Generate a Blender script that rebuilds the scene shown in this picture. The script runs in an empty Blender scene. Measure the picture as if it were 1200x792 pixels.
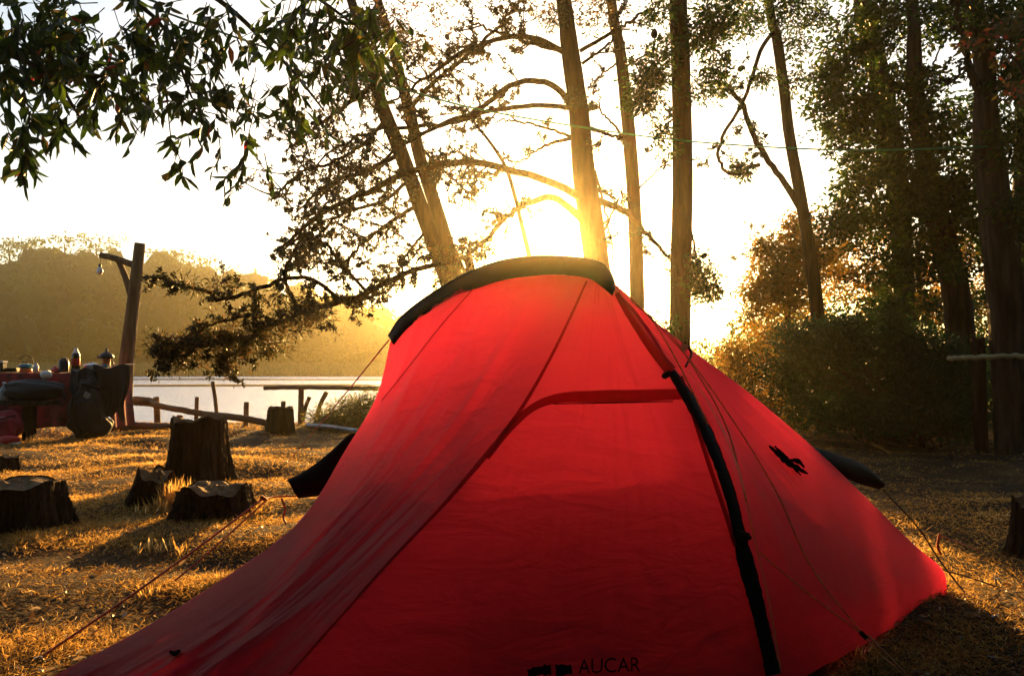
import bpy, math, random
import numpy as np
from mathutils import Vector, Matrix
from mathutils.bvhtree import BVHTree

random.seed(7)
rng = np.random.default_rng(11)
S = bpy.context.scene
R = math.radians

# ------------------------------------------------------------------ camera
F_PX = 870.0
CAM = np.array([0.0, 0.0, 0.85])
PITCH = math.atan(32.0 / F_PX)
cd = bpy.data.cameras.new('camera'); cam = bpy.data.objects.new('camera', cd)
S.collection.objects.link(cam); S.camera = cam
cam.location = CAM; cam.rotation_euler = (R(90) + PITCH, 0, 0)
cd.sensor_width = 36; cd.lens = 36 * F_PX / 1200.0
cd.clip_start = 0.05; cd.clip_end = 3000

# ------------------------------------------------------------------ light
SUN_EL, SUN_AZ = 9.6, 3.6          # degrees; azimuth to the right of +Y
w = bpy.data.worlds.new('World'); S.world = w; w.use_nodes = True
nt = w.node_tree; bg = nt.nodes['Background']
sky = nt.nodes.new('ShaderNodeTexSky'); sky.sky_type = 'NISHITA'; sky.sun_disc = False
sky.sun_elevation = R(SUN_EL); sky.sun_rotation = R(SUN_AZ)
sky.air_density = 1.0; sky.dust_density = 1.6; sky.ozone_density = 1.0
nt.links.new(sky.outputs[0], bg.inputs[0]); bg.inputs[1].default_value = 0.066
sl = bpy.data.lights.new('sun', 'SUN'); so = bpy.data.objects.new('sun', sl); S.collection.objects.link(so)
sl.energy = 5.0; sl.angle = R(0.5); sl.color = (1.0, 0.54, 0.15)
sd = Vector((math.sin(R(SUN_AZ)) * math.cos(R(SUN_EL)), math.cos(R(SUN_AZ)) * math.cos(R(SUN_EL)), math.sin(R(SUN_EL))))
so.rotation_euler = sd.to_track_quat('Z', 'Y').to_euler(); so.location = (3, 20, 12)
S.view_settings.view_transform = 'Standard'; S.view_settings.look = 'None'
S.view_settings.exposure = 2.0; S.view_settings.gamma = 1.0
S.cycles.max_bounces = 8; S.cycles.diffuse_bounces = 4; S.cycles.transmission_bounces = 6
S.cycles.transparent_max_bounces = 12; S.cycles.volume_bounces = 0
S.cycles.use_denoising = True
S.cycles.caustics_reflective = False; S.cycles.caustics_refractive = False
HAZE = 0.0013; HAZE_G = 0.915

# ------------------------------------------------------------------ helpers
_Fw = np.array([0, math.cos(PITCH), math.sin(PITCH)]); _Up = np.array([0, -math.sin(PITCH), math.cos(PITCH)]); _Rt = np.array([1.0, 0, 0])
def ray(px, py):
    return _Fw + _Rt * ((px - 600) / F_PX) + _Up * ((396 - py) / F_PX)
def at(px, py, d):
    return CAM + ray(px, py) * d
def gp(px, py, z=0.0):                       # the ground point seen at a pixel
    r = ray(px, py); return CAM + r * ((z - CAM[2]) / r[2])
def P(*a): return [at(*t) for t in a]

class MB:
    """collects shapes and links them as ONE mesh object"""
    def __init__(s): s.v = []; s.f = []; s.n = 0; s.r = []; s.sm = []
    def add(s, v, f, r=0.5, smooth=False):
        v = np.array(v, dtype=float).reshape(-1, 3)
        if isinstance(f, np.ndarray): f = [f + s.n]
        else:
            g = {}
            for t in f: g.setdefault(len(t), []).append(t)
            f = [np.array(x) + s.n for x in g.values()]
        for x in f: s.f.append(x); s.sm.append(smooth)
        s.v.append(v); s.n += len(v)
        s.r.append(np.full(len(v), r) if np.isscalar(r) else np.asarray(r))
        return s
    def mesh(s, name, mat):
        me = bpy.data.meshes.new(name)
        V = np.concatenate(s.v); me.vertices.add(len(V)); me.vertices.foreach_set('co', V.ravel())
        tot = np.concatenate([np.full(len(x), x.shape[1]) for x in s.f]); L = np.concatenate([x.ravel() for x in s.f])
        st = np.concatenate([[0], np.cumsum(tot)[:-1]])
        me.loops.add(len(L)); me.loops.foreach_set('vertex_index', L.astype(np.int32))
        me.polygons.add(len(tot)); me.polygons.foreach_set('loop_start', st.astype(np.int32))
        me.polygons.foreach_set('loop_total', tot.astype(np.int32))
        me.polygons.foreach_set('use_smooth', np.concatenate([np.full(len(x), b) for x, b in zip(s.f, s.sm)]))
        a = me.attributes.new('rnd', 'FLOAT', 'POINT'); a.data.foreach_set('value', np.concatenate(s.r).astype(np.float32))
        me.update(); me.validate(); me.materials.append(mat)
        return me
    def build(s, name, mat, parent=None, loc=None):
        if loc is not None:
            for a in s.v: a -= np.asarray(loc)
        o = bpy.data.objects.new(name, s.mesh(name, mat)); S.collection.objects.link(o)
        if parent is not None: o.parent = parent
        if loc is not None: o.location = loc
        return o

def tag(o, label=None, cat=None, group=None, kind=None):
    if label: o['label'] = label
    if cat: o['category'] = cat
    if group: o['group'] = group
    if kind: o['kind'] = kind
    return o
def empty(name, loc, label, cat, group=None):
    o = bpy.data.objects.new(name, None); S.collection.objects.link(o); o.location = tuple(loc); o.empty_display_size = .1
    return tag(o, label, cat, group)
def kid(mb, name, mat, root, label=None):
    """part of a thing whose empty may stand off the origin: its mesh is given in world coordinates"""
    o = mb.build(name, mat, None); o.parent = root
    top = root; off = Vector((0, 0, 0))
    while top is not None: off += top.location; top = top.parent
    o.data.transform(Matrix.Translation(-off))
    if label: o['label'] = label
    return o

def cr(pts, n):                               # Catmull-Rom resample
    p = np.asarray(pts, float); m = len(p)
    if m == 2: return p[0] + (p[1] - p[0]) * np.linspace(0, 1, n)[:, None]
    q = np.vstack([2 * p[0] - p[1], p, 2 * p[-1] - p[-2]])
    t = np.linspace(0, m - 1, n); i = np.minimum(t.astype(int), m - 2); f = (t - i)[:, None]
    a, b, c, d = q[i], q[i + 1], q[i + 2], q[i + 3]
    return .5 * (2 * b + (c - a) * f + (2 * a - 5 * b + 4 * c - d) * f ** 2 + (3 * b - a - 3 * c + d) * f ** 3)

def tube(mb, pts, r, sides=8, smooth=True, rough=0.0, caps=True, rr=0.5, flat=1.0):
    p = np.asarray(pts, float); n = len(p)
    r = np.interp(np.linspace(0, 1, n), np.linspace(0, 1, len(r)), r) if not np.isscalar(r) else np.full(n, r)
    t = np.gradient(p, axis=0); t /= np.linalg.norm(t, axis=1)[:, None] + 1e-12
    u = np.cross(t[0], [0, 0, 1.0]);
    if np.linalg.norm(u) < .1: u = np.cross(t[0], [0, 1.0, 0])
    u /= np.linalg.norm(u); a = np.linspace(0, 2 * np.pi, sides, endpoint=False); V = np.zeros((n, sides, 3))
    lob = 1 + rough * (rng.random(sides) - .5)
    for i in range(n):
        u = u - t[i] * np.dot(u, t[i]); u /= np.linalg.norm(u) + 1e-12; v = np.cross(t[i], u)
        k = lob * (1 + rough * .5 * (rng.random(sides) - .5)) * r[i]
        V[i] = p[i] + (np.cos(a) * k)[:, None] * u + (np.sin(a) * k * flat)[:, None] * v
    i, j = np.meshgrid(np.arange(n - 1), np.arange(sides), indexing='ij'); j2 = (j + 1) % sides
    q = np.stack([i * sides + j, i * sides + j2, (i + 1) * sides + j2, (i + 1) * sides + j], -1).reshape(-1, 4)
    mb.add(V.reshape(-1, 3), q, rr, smooth)
    if caps:
        mb.add(V[0], np.arange(sides)[::-1][None], rr); mb.add(V[-1], np.arange(sides)[None], rr)
    return mb
def box(mb, c, s, rot=(0, 0, 0), bev=0.0, rr=.5):
    import bmesh
    bm = bmesh.new(); bmesh.ops.create_cube(bm, size=1)
    for v in bm.verts: v.co = Vector((v.co.x * s[0], v.co.y * s[1], v.co.z * s[2]))
    if bev: bmesh.ops.bevel(bm, geom=bm.edges[:], offset=bev, segments=2, affect='EDGES')
    from mathutils import Euler
    M = Matrix.Translation(Vector(c)) @ Euler(rot).to_matrix().to_4x4(); bm.transform(M)
    bm.verts.index_update()
    mb.add([v.co[:] for v in bm.verts], [tuple(v.index for v in f.verts) for f in bm.faces], rr); bm.free(); return mb
def lathe(mb, prof, c, sides=20, smooth=True, rr=.5):
    a = np.linspace(0, 2 * np.pi, sides, endpoint=False); pr = np.asarray(prof, float)
    V = np.stack([np.cos(a)[None] * pr[:, :1], np.sin(a)[None] * pr[:, :1], np.repeat(pr[:, 1:2], sides, 1)], -1) + np.asarray(c)
    n = len(pr); i, j = np.meshgrid(np.arange(n - 1), np.arange(sides), indexing='ij'); j2 = (j + 1) % sides
    q = np.stack([i * sides + j, i * sides + j2, (i + 1) * sides + j2, (i + 1) * sides + j], -1).reshape(-1, 4)
    mb.add(V.reshape(-1, 3), q, rr, smooth); return mb
def blob(mb, c, s, n=14, amp=.15, seed=0, rr=.5, fr=2.5):
    g = np.random.default_rng(seed); th = np.linspace(0.001, np.pi - .001, n); ph = np.linspace(0, 2 * np.pi, 2 * n, endpoint=False)
    T, Ph = np.meshgrid(th, ph, indexing='ij'); d = np.stack([np.sin(T) * np.cos(Ph), np.sin(T) * np.sin(Ph), np.cos(T)], -1)
    k = np.ones(T.shape)
    for _ in range(7):
        w_ = g.normal(size=3) * fr; k += amp * .5 * np.sin(d @ w_ + g.random() * 6)
    V = d * k[..., None] * np.asarray(s) + np.asarray(c); m = 2 * n
    i, j = np.meshgrid(np.arange(n - 1), np.arange(m), indexing='ij'); j2 = (j + 1) % m
    q = np.stack([i * m + j, (i + 1) * m + j, (i + 1) * m + j2, i * m + j2], -1).reshape(-1, 4)
    mb.add(V.reshape(-1, 3), q, rr, True); return mb

def unit(a): return a / (np.linalg.norm(a, axis=-1, keepdims=True) + 1e-12)
def leaves(mb, c, d, L, W, r=None, fold=.25):
    """leaf blades: c base points, d directions, L lengths, W widths; each two folded quads"""
    n = len(c); d = unit(d); s = unit(np.cross(d, unit(rng.normal(size=(n, 3))))); nn = np.cross(s, d)
    L = np.broadcast_to(L, n)[:, None]; W = np.broadcast_to(W, n)[:, None]
    V = np.stack([c, c + d * L * .35 + s * W * .5 + nn * W * fold, c + d * L * .72 + s * W * .38 + nn * W * fold * .6, c + d * L - nn * L * .06,
                  c + d * L * .72 - s * W * .38 + nn * W * fold * .6, c + d * L * .35 - s * W * .5 + nn * W * fold], 1)
    b = np.arange(n)[:, None] * 6
    q = np.concatenate([b + [0, 1, 2, 3], b + [0, 3, 4, 5]]); r = rng.random(n) if r is None else r
    mb.add(V.reshape(-1, 3), q, np.repeat(r, 6))
def chips(mb, c, d, L, W, r=None):
    """small needles or leaflets: one rhombus each"""
    n = len(c); d = unit(d); s = unit(np.cross(d, unit(rng.normal(size=(n, 3)))))
    L = np.broadcast_to(L, n)[:, None]; W = np.broadcast_to(W, n)[:, None]
    V = np.stack([c, c + d * L * .5 + s * W * .5, c + d * L, c + d * L * .5 - s * W * .5], 1)
    r = rng.random(n) if r is None else r
    mb.add(V.reshape(-1, 3), np.arange(4 * n).reshape(n, 4), np.repeat(r, 4))
def inball(n):
    v = unit(rng.normal(size=(n, 3))); return v * rng.random((n, 1)) ** .45
def foliage(mb, centre, rad, n, L=.07, W=.03, per=36, cl=.16, droop=.2, rb=None):
    """leaf clumps through an ellipsoid volume"""
    k = max(1, n // per); cc = np.asarray(centre) + inball(k) * np.asarray(rad); cr_ = rng.random(k)
    sz = cl * (.6 + .8 * rng.random(k)); idx = np.repeat(np.arange(k), per)
    off = rng.normal(size=(len(idx), 3)) * .5; off[:, 2] *= .6
    c = cc[idx] + off * sz[idx][:, None]; d = unit(off) + rng.normal(size=off.shape) * .5; d[:, 2] -= droop
    r = np.clip(.65 * cr_[idx] + .35 * rng.random(len(idx)), 0, 1)
    if rb is not None: r = rb[0] + (rb[1] - rb[0]) * r
    chips(mb, c, d, L * (.6 + .8 * rng.random(len(idx))), W * (.7 + .6 * rng.random(len(idx))), r)

# ------------------------------------------------------------------ materials
def nodes(name):
    m = bpy.data.materials.new(name); m.use_nodes = True; t = m.node_tree; t.nodes.clear()
    return m, t, t.nodes.new, t.links.new
def ramp(nd, cols):
    e = nd.color_ramp.elements
    while len(e) < len(cols): e.new(.5)
    for x, (p, c) in zip(e, cols): x.position = p; x.color = (*c, 1)
def m_leaf(name, cols, trans=.5, rough=.45, spec=.3):
    m, t, N, K = nodes(name); o = N('ShaderNodeOutputMaterial'); a = N('ShaderNodeAttribute'); a.attribute_name = 'rnd'
    r = N('ShaderNodeValToRGB'); ramp(r, cols); K(a.outputs['Fac'], r.inputs[0])
    b = N('ShaderNodeBsdfPrincipled'); b.inputs['Roughness'].default_value = rough; b.inputs['Specular IOR Level'].default_value = spec
    tr = N('ShaderNodeBsdfTranslucent'); g = N('ShaderNodeHueSaturation'); g.inputs['Value'].default_value = 1.6
    K(r.outputs[0], g.inputs['Color']); K(g.outputs[0], tr.inputs[0]); K(r.outputs[0], b.inputs['Base Color'])
    mx = N('ShaderNodeMixShader'); mx.inputs[0].default_value = trans; K(b.outputs[0], mx.inputs[1]); K(tr.outputs[0], mx.inputs[2]); K(mx.outputs[0], o.inputs[0])
    return m
def m_plain(name, col, rough=.6, metal=0., spec=.4, var=.25, scale=8., bump=.0, bscale=40., stretch=(1, 1, 1), col2=None, bdist=.02):
    m, t, N, K = nodes(name); o = N('ShaderNodeOutputMaterial'); b = N('ShaderNodeBsdfPrincipled')
    tc = N('ShaderNodeTexCoord'); mp = N('ShaderNodeMapping'); mp.inputs['Scale'].default_value = stretch; K(tc.outputs['Object'], mp.inputs[0])
    n = N('ShaderNodeTexNoise'); n.inputs['Scale'].default_value = scale; n.inputs['Detail'].default_value = 6; K(mp.outputs[0], n.inputs[0])
    r = N('ShaderNodeValToRGB'); c2 = col2 or tuple(min(1, x * (1 + var)) for x in col); c1 = col if col2 else tuple(x * (1 - var) for x in col)
    ramp(r, [(.35, c1), (.65, c2)]); K(n.outputs[0], r.inputs[0]); K(r.outputs[0], b.inputs['Base Color'])
    b.inputs['Roughness'].default_value = rough; b.inputs['Metallic'].default_value = metal; b.inputs['Specular IOR Level'].default_value = spec
    if bump:
        n2 = N('ShaderNodeTexNoise'); n2.inputs['Scale'].default_value = bscale; n2.inputs['Detail'].default_value = 8; K(mp.outputs[0], n2.inputs[0])
        bp = N('ShaderNodeBump'); bp.inputs['Strength'].default_value = bump; bp.inputs['Distance'].default_value = bdist
        K(n2.outputs[0], bp.inputs['Height']); K(bp.outputs[0], b.inputs['Normal'])
    K(b.outputs[0], o.inputs[0]); return m
def m_fabric(name, col, tcol, trans=.5, thru=.0, rough=.5, bump=.25):
    """thin ripstop: reflects, lets light through softly, and a little straight through"""
    m, t, N, K = nodes(name); o = N('ShaderNodeOutputMaterial'); b = N('ShaderNodeBsdfPrincipled')
    b.inputs['Base Color'].default_value = (*col, 1); b.inputs['Roughness'].default_value = rough; b.inputs['Specular IOR Level'].default_value = .10
    b.inputs['Sheen Weight'].default_value = .0; b.inputs['Sheen Roughness'].default_value = .4
    tc = N('ShaderNodeTexCoord'); n = N('ShaderNodeTexNoise'); n.inputs['Scale'].default_value = 9; n.inputs['Detail'].default_value = 5; n.inputs['Roughness'].default_value = .55
    n.inputs['Distortion'].default_value = .6
    mp = N('ShaderNodeMapping'); mp.inputs['Rotation'].default_value = (0, R(-40), 0); mp.inputs['Scale'].default_value = (.5, 1, 1.7)
    K(tc.outputs['Object'], mp.inputs[0]); K(mp.outputs[0], n.inputs[0])
    n3 = N('ShaderNodeTexNoise'); n3.inputs['Scale'].default_value = 420; K(tc.outputs['Object'], n3.inputs[0])
    ad = N('ShaderNodeMath'); ad.operation = 'MULTIPLY_ADD'; ad.inputs[1].default_value = .02; K(n3.outputs[0], ad.inputs[0]); K(n.outputs[0], ad.inputs[2])
    bp = N('ShaderNodeBump'); bp.inputs['Strength'].default_value = bump; bp.inputs['Distance'].default_value = .03; K(ad.outputs[0], bp.inputs['Height'])
    tr = N('ShaderNodeBsdfTranslucent'); tr.inputs[0].default_value = (*tcol, 1); K(bp.outputs[0], b.inputs['Normal']); K(bp.outputs[0], tr.inputs['Normal'])
    mx = N('ShaderNodeMixShader'); mx.inputs[0].default_value = trans; K(b.outputs[0], mx.inputs[1]); K(tr.outputs[0], mx.inputs[2])
    if thru:
        tp = N('ShaderNodeBsdfTransparent'); tp.inputs[0].default_value = (*tcol, 1); m2 = N('ShaderNodeMixShader'); m2.inputs[0].default_value = thru
        K(mx.outputs[0], m2.inputs[1]); K(tp.outputs[0], m2.inputs[2]); K(m2.outputs[0], o.inputs[0])
    else: K(mx.outputs[0], o.inputs[0])
    return m
def m_glass(name, col=(.9, .95, .95), rough=.02):
    m, t, N, K = nodes(name); o = N('ShaderNodeOutputMaterial'); g = N('ShaderNodeBsdfGlass'); g.inputs[0].default_value = (*col, 1); g.inputs['Roughness'].default_value = rough
    K(g.outputs[0], o.inputs[0]); return m

M = {}
M['bark'] = m_plain('bark', (.024, .012, .007), .9, var=.5, scale=16, bump=1., bscale=20, stretch=(1, 1, .16), col2=(.085, .042, .020), spec=.08, bdist=.07)
M['bark_grey'] = m_plain('bark_grey', (.018, .013, .010), .9, var=.5, scale=14, bump=1., bscale=16, stretch=(1, 1, .13), col2=(.09, .065, .045), spec=.15, bdist=.07)
M['twig'] = m_plain('twig', (.06, .035, .02), .85, var=.4, scale=20)
M['wood'] = m_plain('weathered_wood', (.10, .06, .035), .8, scale=14, bump=.8, bscale=30, stretch=(1, 1, .15), col2=(.20, .125, .07), spec=.2)
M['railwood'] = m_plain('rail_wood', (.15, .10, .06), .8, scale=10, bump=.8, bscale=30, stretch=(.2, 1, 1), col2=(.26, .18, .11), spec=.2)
M['stump'] = m_plain('stump_bark', (.018, .013, .010), .95, scale=12, bump=1., bscale=24, stretch=(1, 1, .18), col2=(.07, .048, .032), spec=.05, bdist=.06)
M['cut'] = m_plain('cut_wood', (.16, .10, .055), .85, scale=25, bump=.5, col2=(.30, .20, .11), spec=.1)
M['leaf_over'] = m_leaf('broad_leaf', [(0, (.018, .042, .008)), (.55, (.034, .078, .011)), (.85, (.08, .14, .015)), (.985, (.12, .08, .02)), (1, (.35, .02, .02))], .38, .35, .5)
M['leaf_oak'] = m_leaf('dark_leaf', [(0, (.009, .026, .005)), (.5, (.020, .050, .008)), (.8, (.05, .085, .012)), (1, (.16, .16, .018))], .42, spec=.15)
M['leaf_sun_tint'] = m_leaf('sun_tinted_leaf', [(0, (.06, .055, .012)), (.4, (.15, .11, .015)), (1, (.32, .13, .02))], .6)  # orange backlight painted into the leaf colour
M['leaf_red'] = m_leaf('red_leaf', [(0, (.05, .06, .015)), (.6, (.10, .07, .02)), (.8, (.4, .04, .03)), (1, (.5, .25, .03))], .55)
M['needle'] = m_leaf('pine_needles', [(0, (.018, .014, .007)), (.15, (.022, .03, .008)), (.5, (.05, .045, .012)), (.8, (.12, .065, .02)), (1, (.18, .08, .025))], .4)
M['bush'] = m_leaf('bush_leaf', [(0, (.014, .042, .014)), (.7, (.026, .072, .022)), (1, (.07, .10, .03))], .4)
M['wood_far'] = m_leaf('far_leaf', [(0, (.018, .032, .003)), (.6, (.050, .072, .005)), (1, (.13, .14, .01))], .5, spec=.1)
M['cone'] = m_plain('cone_brown', (.045, .028, .018), .9, var=.4, scale=60)
M['straw'] = m_leaf('straw', [(0, (.05, .028, .012)), (.3, (.19, .11, .033)), (.8, (.44, .26, .068)), (1, (.64, .47, .22))], .68, .6, .2)
M['green'] = m_leaf('green_grass', [(0, (.04, .05, .015)), (.6, (.09, .10, .02)), (1, (.30, .18, .05))], .5)
M['reed'] = m_leaf('reed', [(0, (.08, .09, .03)), (1, (.25, .20, .07))], .4)
# ------------------------------------------------------------------ ground
def shore(x):   # distance at which the bank falls to the water
    return 11.0 + 13.0 * (1 / (1 + np.exp(-(x - 4.2) * 1.6)))
def sm(x, a, b):
    t = np.clip((x - a) / (b - a), 0, 1); return t * t * (3 - 2 * t)
def lumps(x, y):
    return .020 * np.sin(y * 7.5 + 1.6 * np.sin(x * 1.2 + .5) + .8 * np.sin(x * 3.1)) * (.5 + .5 * np.sin(x * .9 + y * .6)) + .035 * np.sin(x * 1.3 + .7 * y) * np.sin(y * 2.1 - .4 * x + 1.2 * np.sin(x * .8)) + .012 * np.sin(x * 2.1 + .7 * y) * np.sin(y * 1.7 - .4 * x) + .010 * np.sin(x * 5.3 + 1.1) * np.sin(y * 4.6 + x) + .007 * np.sin(9.1 * x + 2 * y) * np.sin(8.3 * y - 2.7 * x)
def hill_h(x):  # ridge height along the far shore
    return np.interp(x, [-400, -200, -110, -85, -70, -55, -42, -30, -15, 10, 60, 400], [25, 22, 17.2, 17.7, 16.6, 13.4, 9.8, 6.2, 3.4, 2.0, 1.5, 1.5])
def gz(x, y):
    x = np.asarray(x, float); y = np.asarray(y, float); s = shore(x)
    near = lumps(x, y) * sm(s - y, 0, 1.5)
    z = near - 1.6 * sm(y, s, s + 4.5)
    far = 1.5 * sm(y, 88, 98) + .9 * sm(y, 98, 112) + hill_h(x) * sm(y, 116, 158) - 6 * sm(y, 175, 380) * (hill_h(x) > 6)
    bar = 1.18 * np.exp(-((y - (52 + .10 * x)) / 3.2) ** 2) * sm(-x, -6, 12) + 1.16 * np.exp(-((y - (70 - .05 * x)) / 3.0) ** 2) * sm(-x, -14, 6)
    return z + far + bar
xs = np.unique(np.concatenate([np.linspace(-12, 12, 241), np.linspace(-130, 60, 150), np.linspace(-380, 380, 40)]))
ys = np.unique(np.concatenate([np.linspace(-40, 0, 20), np.linspace(0, 16, 161), np.linspace(16, 190, 180), np.linspace(190, 380, 20)]))
X, Y = np.meshgrid(xs, ys, indexing='ij'); Z = gz(X, Y); ny = len(ys)
i, j = np.meshgrid(np.arange(len(xs) - 1), np.arange(ny - 1), indexing='ij')
q = np.stack([i * ny + j, (i + 1) * ny + j, (i + 1) * ny + j + 1, i * ny + j + 1], -1).reshape(-1, 4)
m, t, N, K = nodes('soil'); o = N('ShaderNodeOutputMaterial'); b = N('ShaderNodeBsdfPrincipled'); tc = N('ShaderNodeTexCoord')
n1 = N('ShaderNodeTexNoise'); n1.inputs['Scale'].default_value = 1.6; n1.inputs['Detail'].default_value = 9; n1.inputs['Roughness'].default_value = .65
r1 = N('ShaderNodeValToRGB'); ramp(r1, [(.35, (.02, .013, .008)), (.52, (.07, .042, .02)), (.72, (.17, .105, .04))])
n2 = N('ShaderNodeTexNoise'); n2.inputs['Scale'].default_value = 38; n2.inputs['Detail'].default_value = 8
bp = N('ShaderNodeBump'); bp.inputs['Strength'].default_value = 1; bp.inputs['Distance'].default_value = .03
K(tc.outputs['Object'], n1.inputs[0]); K(tc.outputs['Object'], n2.inputs[0]); K(n1.outputs[0], r1.inputs[0]); K(n2.outputs[0], bp.inputs['Height'])
K(r1.outputs[0], b.inputs['Base Color']); K(bp.outputs[0], b.inputs['Normal']); b.inputs['Roughness'].default_value = .95; b.inputs['Specular IOR Level'].default_value = .1
K(b.outputs[0], o.inputs[0])
g = MB(); g.add(np.stack([X, Y, Z], -1).reshape(-1, 3), q, .5, True); tag(g.build('ground', m), kind='structure')

# water
m, t, N, K = nodes('lagoon_water'); o = N('ShaderNodeOutputMaterial'); b = N('ShaderNodeBsdfPrincipled'); tc = N('ShaderNodeTexCoord')
b.inputs['Base Color'].default_value = (.97, .98, 1, 1); b.inputs['Roughness'].default_value = .2; b.inputs['Metallic'].default_value = .85; b.inputs['Specular IOR Level'].default_value = 1.0
mp = N('ShaderNodeMapping'); mp.inputs['Scale'].default_value = (.5, 1.4, 1); n1 = N('ShaderNodeTexNoise'); n1.inputs['Scale'].default_value = 3.2; n1.inputs['Detail'].default_value = 6
bp = N('ShaderNodeBump'); bp.inputs['Strength'].default_value = 1.0; bp.inputs['Distance'].default_value = .35
K(tc.outputs['Object'], mp.inputs[0]); K(mp.outputs[0], n1.inputs[0]); K(n1.outputs[0], bp.inputs['Height']); K(bp.outputs[0], b.inputs['Normal']); K(b.outputs[0], o.inputs[0])
g = MB(); g.add([(-378, 5, -.55), (378, 5, -.55), (378, 130, -.55), (-378, 130, -.55)], [(0, 1, 2, 3)]); tag(g.build('water', m), kind='structure')

# haze: the air between here and the far shore
m, t, N, K = nodes('air'); o = N('ShaderNodeOutputMaterial'); v = N('ShaderNodeVolumePrincipled')
v.inputs['Color'].default_value = (1, .89, .52, 1); v.inputs['Density'].default_value = HAZE; v.inputs['Anisotropy'].default_value = HAZE_G
K(v.outputs[0], o.inputs['Volume']); m.cycles.homogeneous_volume = True
g = MB(); box(g, (0, 170, 13.5), (780, 440, 33)); tag(g.build('haze', m), kind='stuff')
# (box spans z -3 .. 30)

# far wooded hill: reads as one mass
g = MB(); n = 620
wx = rng.uniform(-190, 25, n); wy = rng.uniform(112, 165, n)
keep = hill_h(wx) > 3.0
for x, y in zip(wx[keep], wy[keep]):
    r = rng.uniform(2.2, 4.6); h = rng.uniform(.9, 1.4); c = (x, y, float(gz(x, y)) + r * .7); tone = rng.uniform(.1, .9)
    blob(g, c, (r * .62, r * .62, r * h * .6), 9, .35, int(rng.integers(1e6)), tone, 3.2)
    foliage(g, c, (r, r, r * h), 330, L=.62, W=.45, per=11, cl=.8, droop=.1, rb=(max(0, tone - .3), min(1, tone + .3)))
for x in np.arange(-190, 30, 1.6):       # understorey at the hill's foot
    y = 110 + rng.uniform(-3, 3); r = rng.uniform(1.2, 2.2)
    foliage(g, (x, y, float(gz(x, y)) + r * .5), (r, r, r), 110, L=.7, W=.4, per=10, cl=.8, droop=.1)
tag(g.build('hillside_woodland', M['wood_far']), 'hazy golden wooded hillside beyond the water', 'woodland', kind='stuff')
# ridge trees, standing clear of the mass
for k, (px, py, s, lab) in enumerate([(10, 284, .9, 'small spiky tree on the hill ridge, by the frame edge'), (30, 283, .9, 'small round tree on the ridge beside the spiky one'),
        (75, 278, 1.5, 'tall flat-topped lacy tree highest on the hill ridge'), (112, 279, 1.5, 'tall flat-topped lacy tree on the ridge behind the lamp post arm'),
        (196, 293, 1.1, 'pale lacy tree on the ridge just beyond the lamp post'), (222, 300, 1.0, 'pale lacy tree on the falling ridge between lamp post and pine branch')]):
    d = 150; top = at(px, py, d); base = np.array([top[0], top[1], float(gz(top[0], top[1]))])
    root = empty('ridge_tree', base, lab, 'tree', 'trees along the far ridge')
    g = MB(); tube(g, cr([base, (base + top) / 2 + [.4, 0, 0], top - [0, 0, 1]], 6), [.3, .12], 6); kid(g, 'trunk', M['bark_grey'], root)
    g = MB()
    for q_ in range(7): foliage(g, top + [rng.uniform(-3.6, 3.6) * s, rng.uniform(-2, 2), rng.uniform(-1.6, .1)], (1.6 * s, 1.5, .45), 34, L=.7, W=.35, per=7, cl=.7)
    foliage(g, top - [0, 0, 2.5], (3.0 * s, 1.5, 1.4), 90, L=.7, W=.35, per=8, cl=.8)
    kid(g, 'crown', M['wood_far'], root)
# reeds of the far marsh
n = 60000; x = rng.uniform(-130, 20, n); y = rng.uniform(94, 112, n); z = gz(x, y)
c = np.stack([x, y, z], -1); d = rng.normal(size=(n, 3)) * .25; d[:, 2] = 1
g = MB(); chips(g, c, d, rng.uniform(.4, .9, n), .16); tag(g.build('marsh_reeds', M['reed']), 'yellow-green reeds along the far shore', 'reeds', kind='stuff')

# ------------------------------------------------------------------ dry grass
def inside_tent(x, y):
    return (y > 1.5) & (y < 3.75) & (x > -1.25 + (y - 1.9) * .3) & (x < 1.45 - .9 * (2.75 - y) * (y < 2.75))
def patch(x, y):
    return .5 + .25 * np.sin(x * 1.3 + 2.1 * np.sin(y * .9)) + .25 * np.sin(y * 2.3 + 1.7 * np.sin(x * 1.1 + 1)) + .2 * np.sin(x * 6 + y * 4.2) * np.sin(y * 7 - x * 3) + .28 * np.sin(y * 11 + 2 * np.sin(x * 2.3) + x) * np.sin(x * 3.3 - y * 1.2)
def sprinkle(n, ylo, yhi, pw=1.7):
    u = rng.random(n); y = (ylo ** (1 - pw) + u * (yhi ** (1 - pw) - ylo ** (1 - pw))) ** (1 / (1 - pw))
    x = rng.uniform(-.76, .76, n) * y + rng.uniform(-.2, .2, n)
    return x, y
g = MB()
x, y = sprinkle(520000, 1.6, 11.3); p_ = patch(x, y); k = (rng.random(len(x)) < (1 - .6 * sm(x, 1.2, 2.2)) * (.10 + 1.1 * np.clip(p_, 0, 1) ** 2)) & ~inside_tent(x, y) & (y < shore(x) + .3); x, y, p_ = x[k], y[k], p_[k]  # straw thinned at right, darker soil standing in for shade
n = len(x); c = np.stack([x, y, gz(x, y) - .002], -1); a = rng.uniform(0, 2 * np.pi, n); el = np.abs(rng.normal(0, .42, n)) + .05
d = np.stack([np.cos(a) * np.cos(el), np.sin(a) * np.cos(el), np.sin(el)], -1)
c[:, 2] += rng.random(n) * .014
chips(g, c, d, rng.uniform(.010, .038, n) * (.75 + .1 * y), rng.uniform(.0014, .0030, n) * (.6 + .22 * y), np.clip(.1 + .6 * p_ + .35 * (rng.random(n) - .5), 0, 1))
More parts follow.
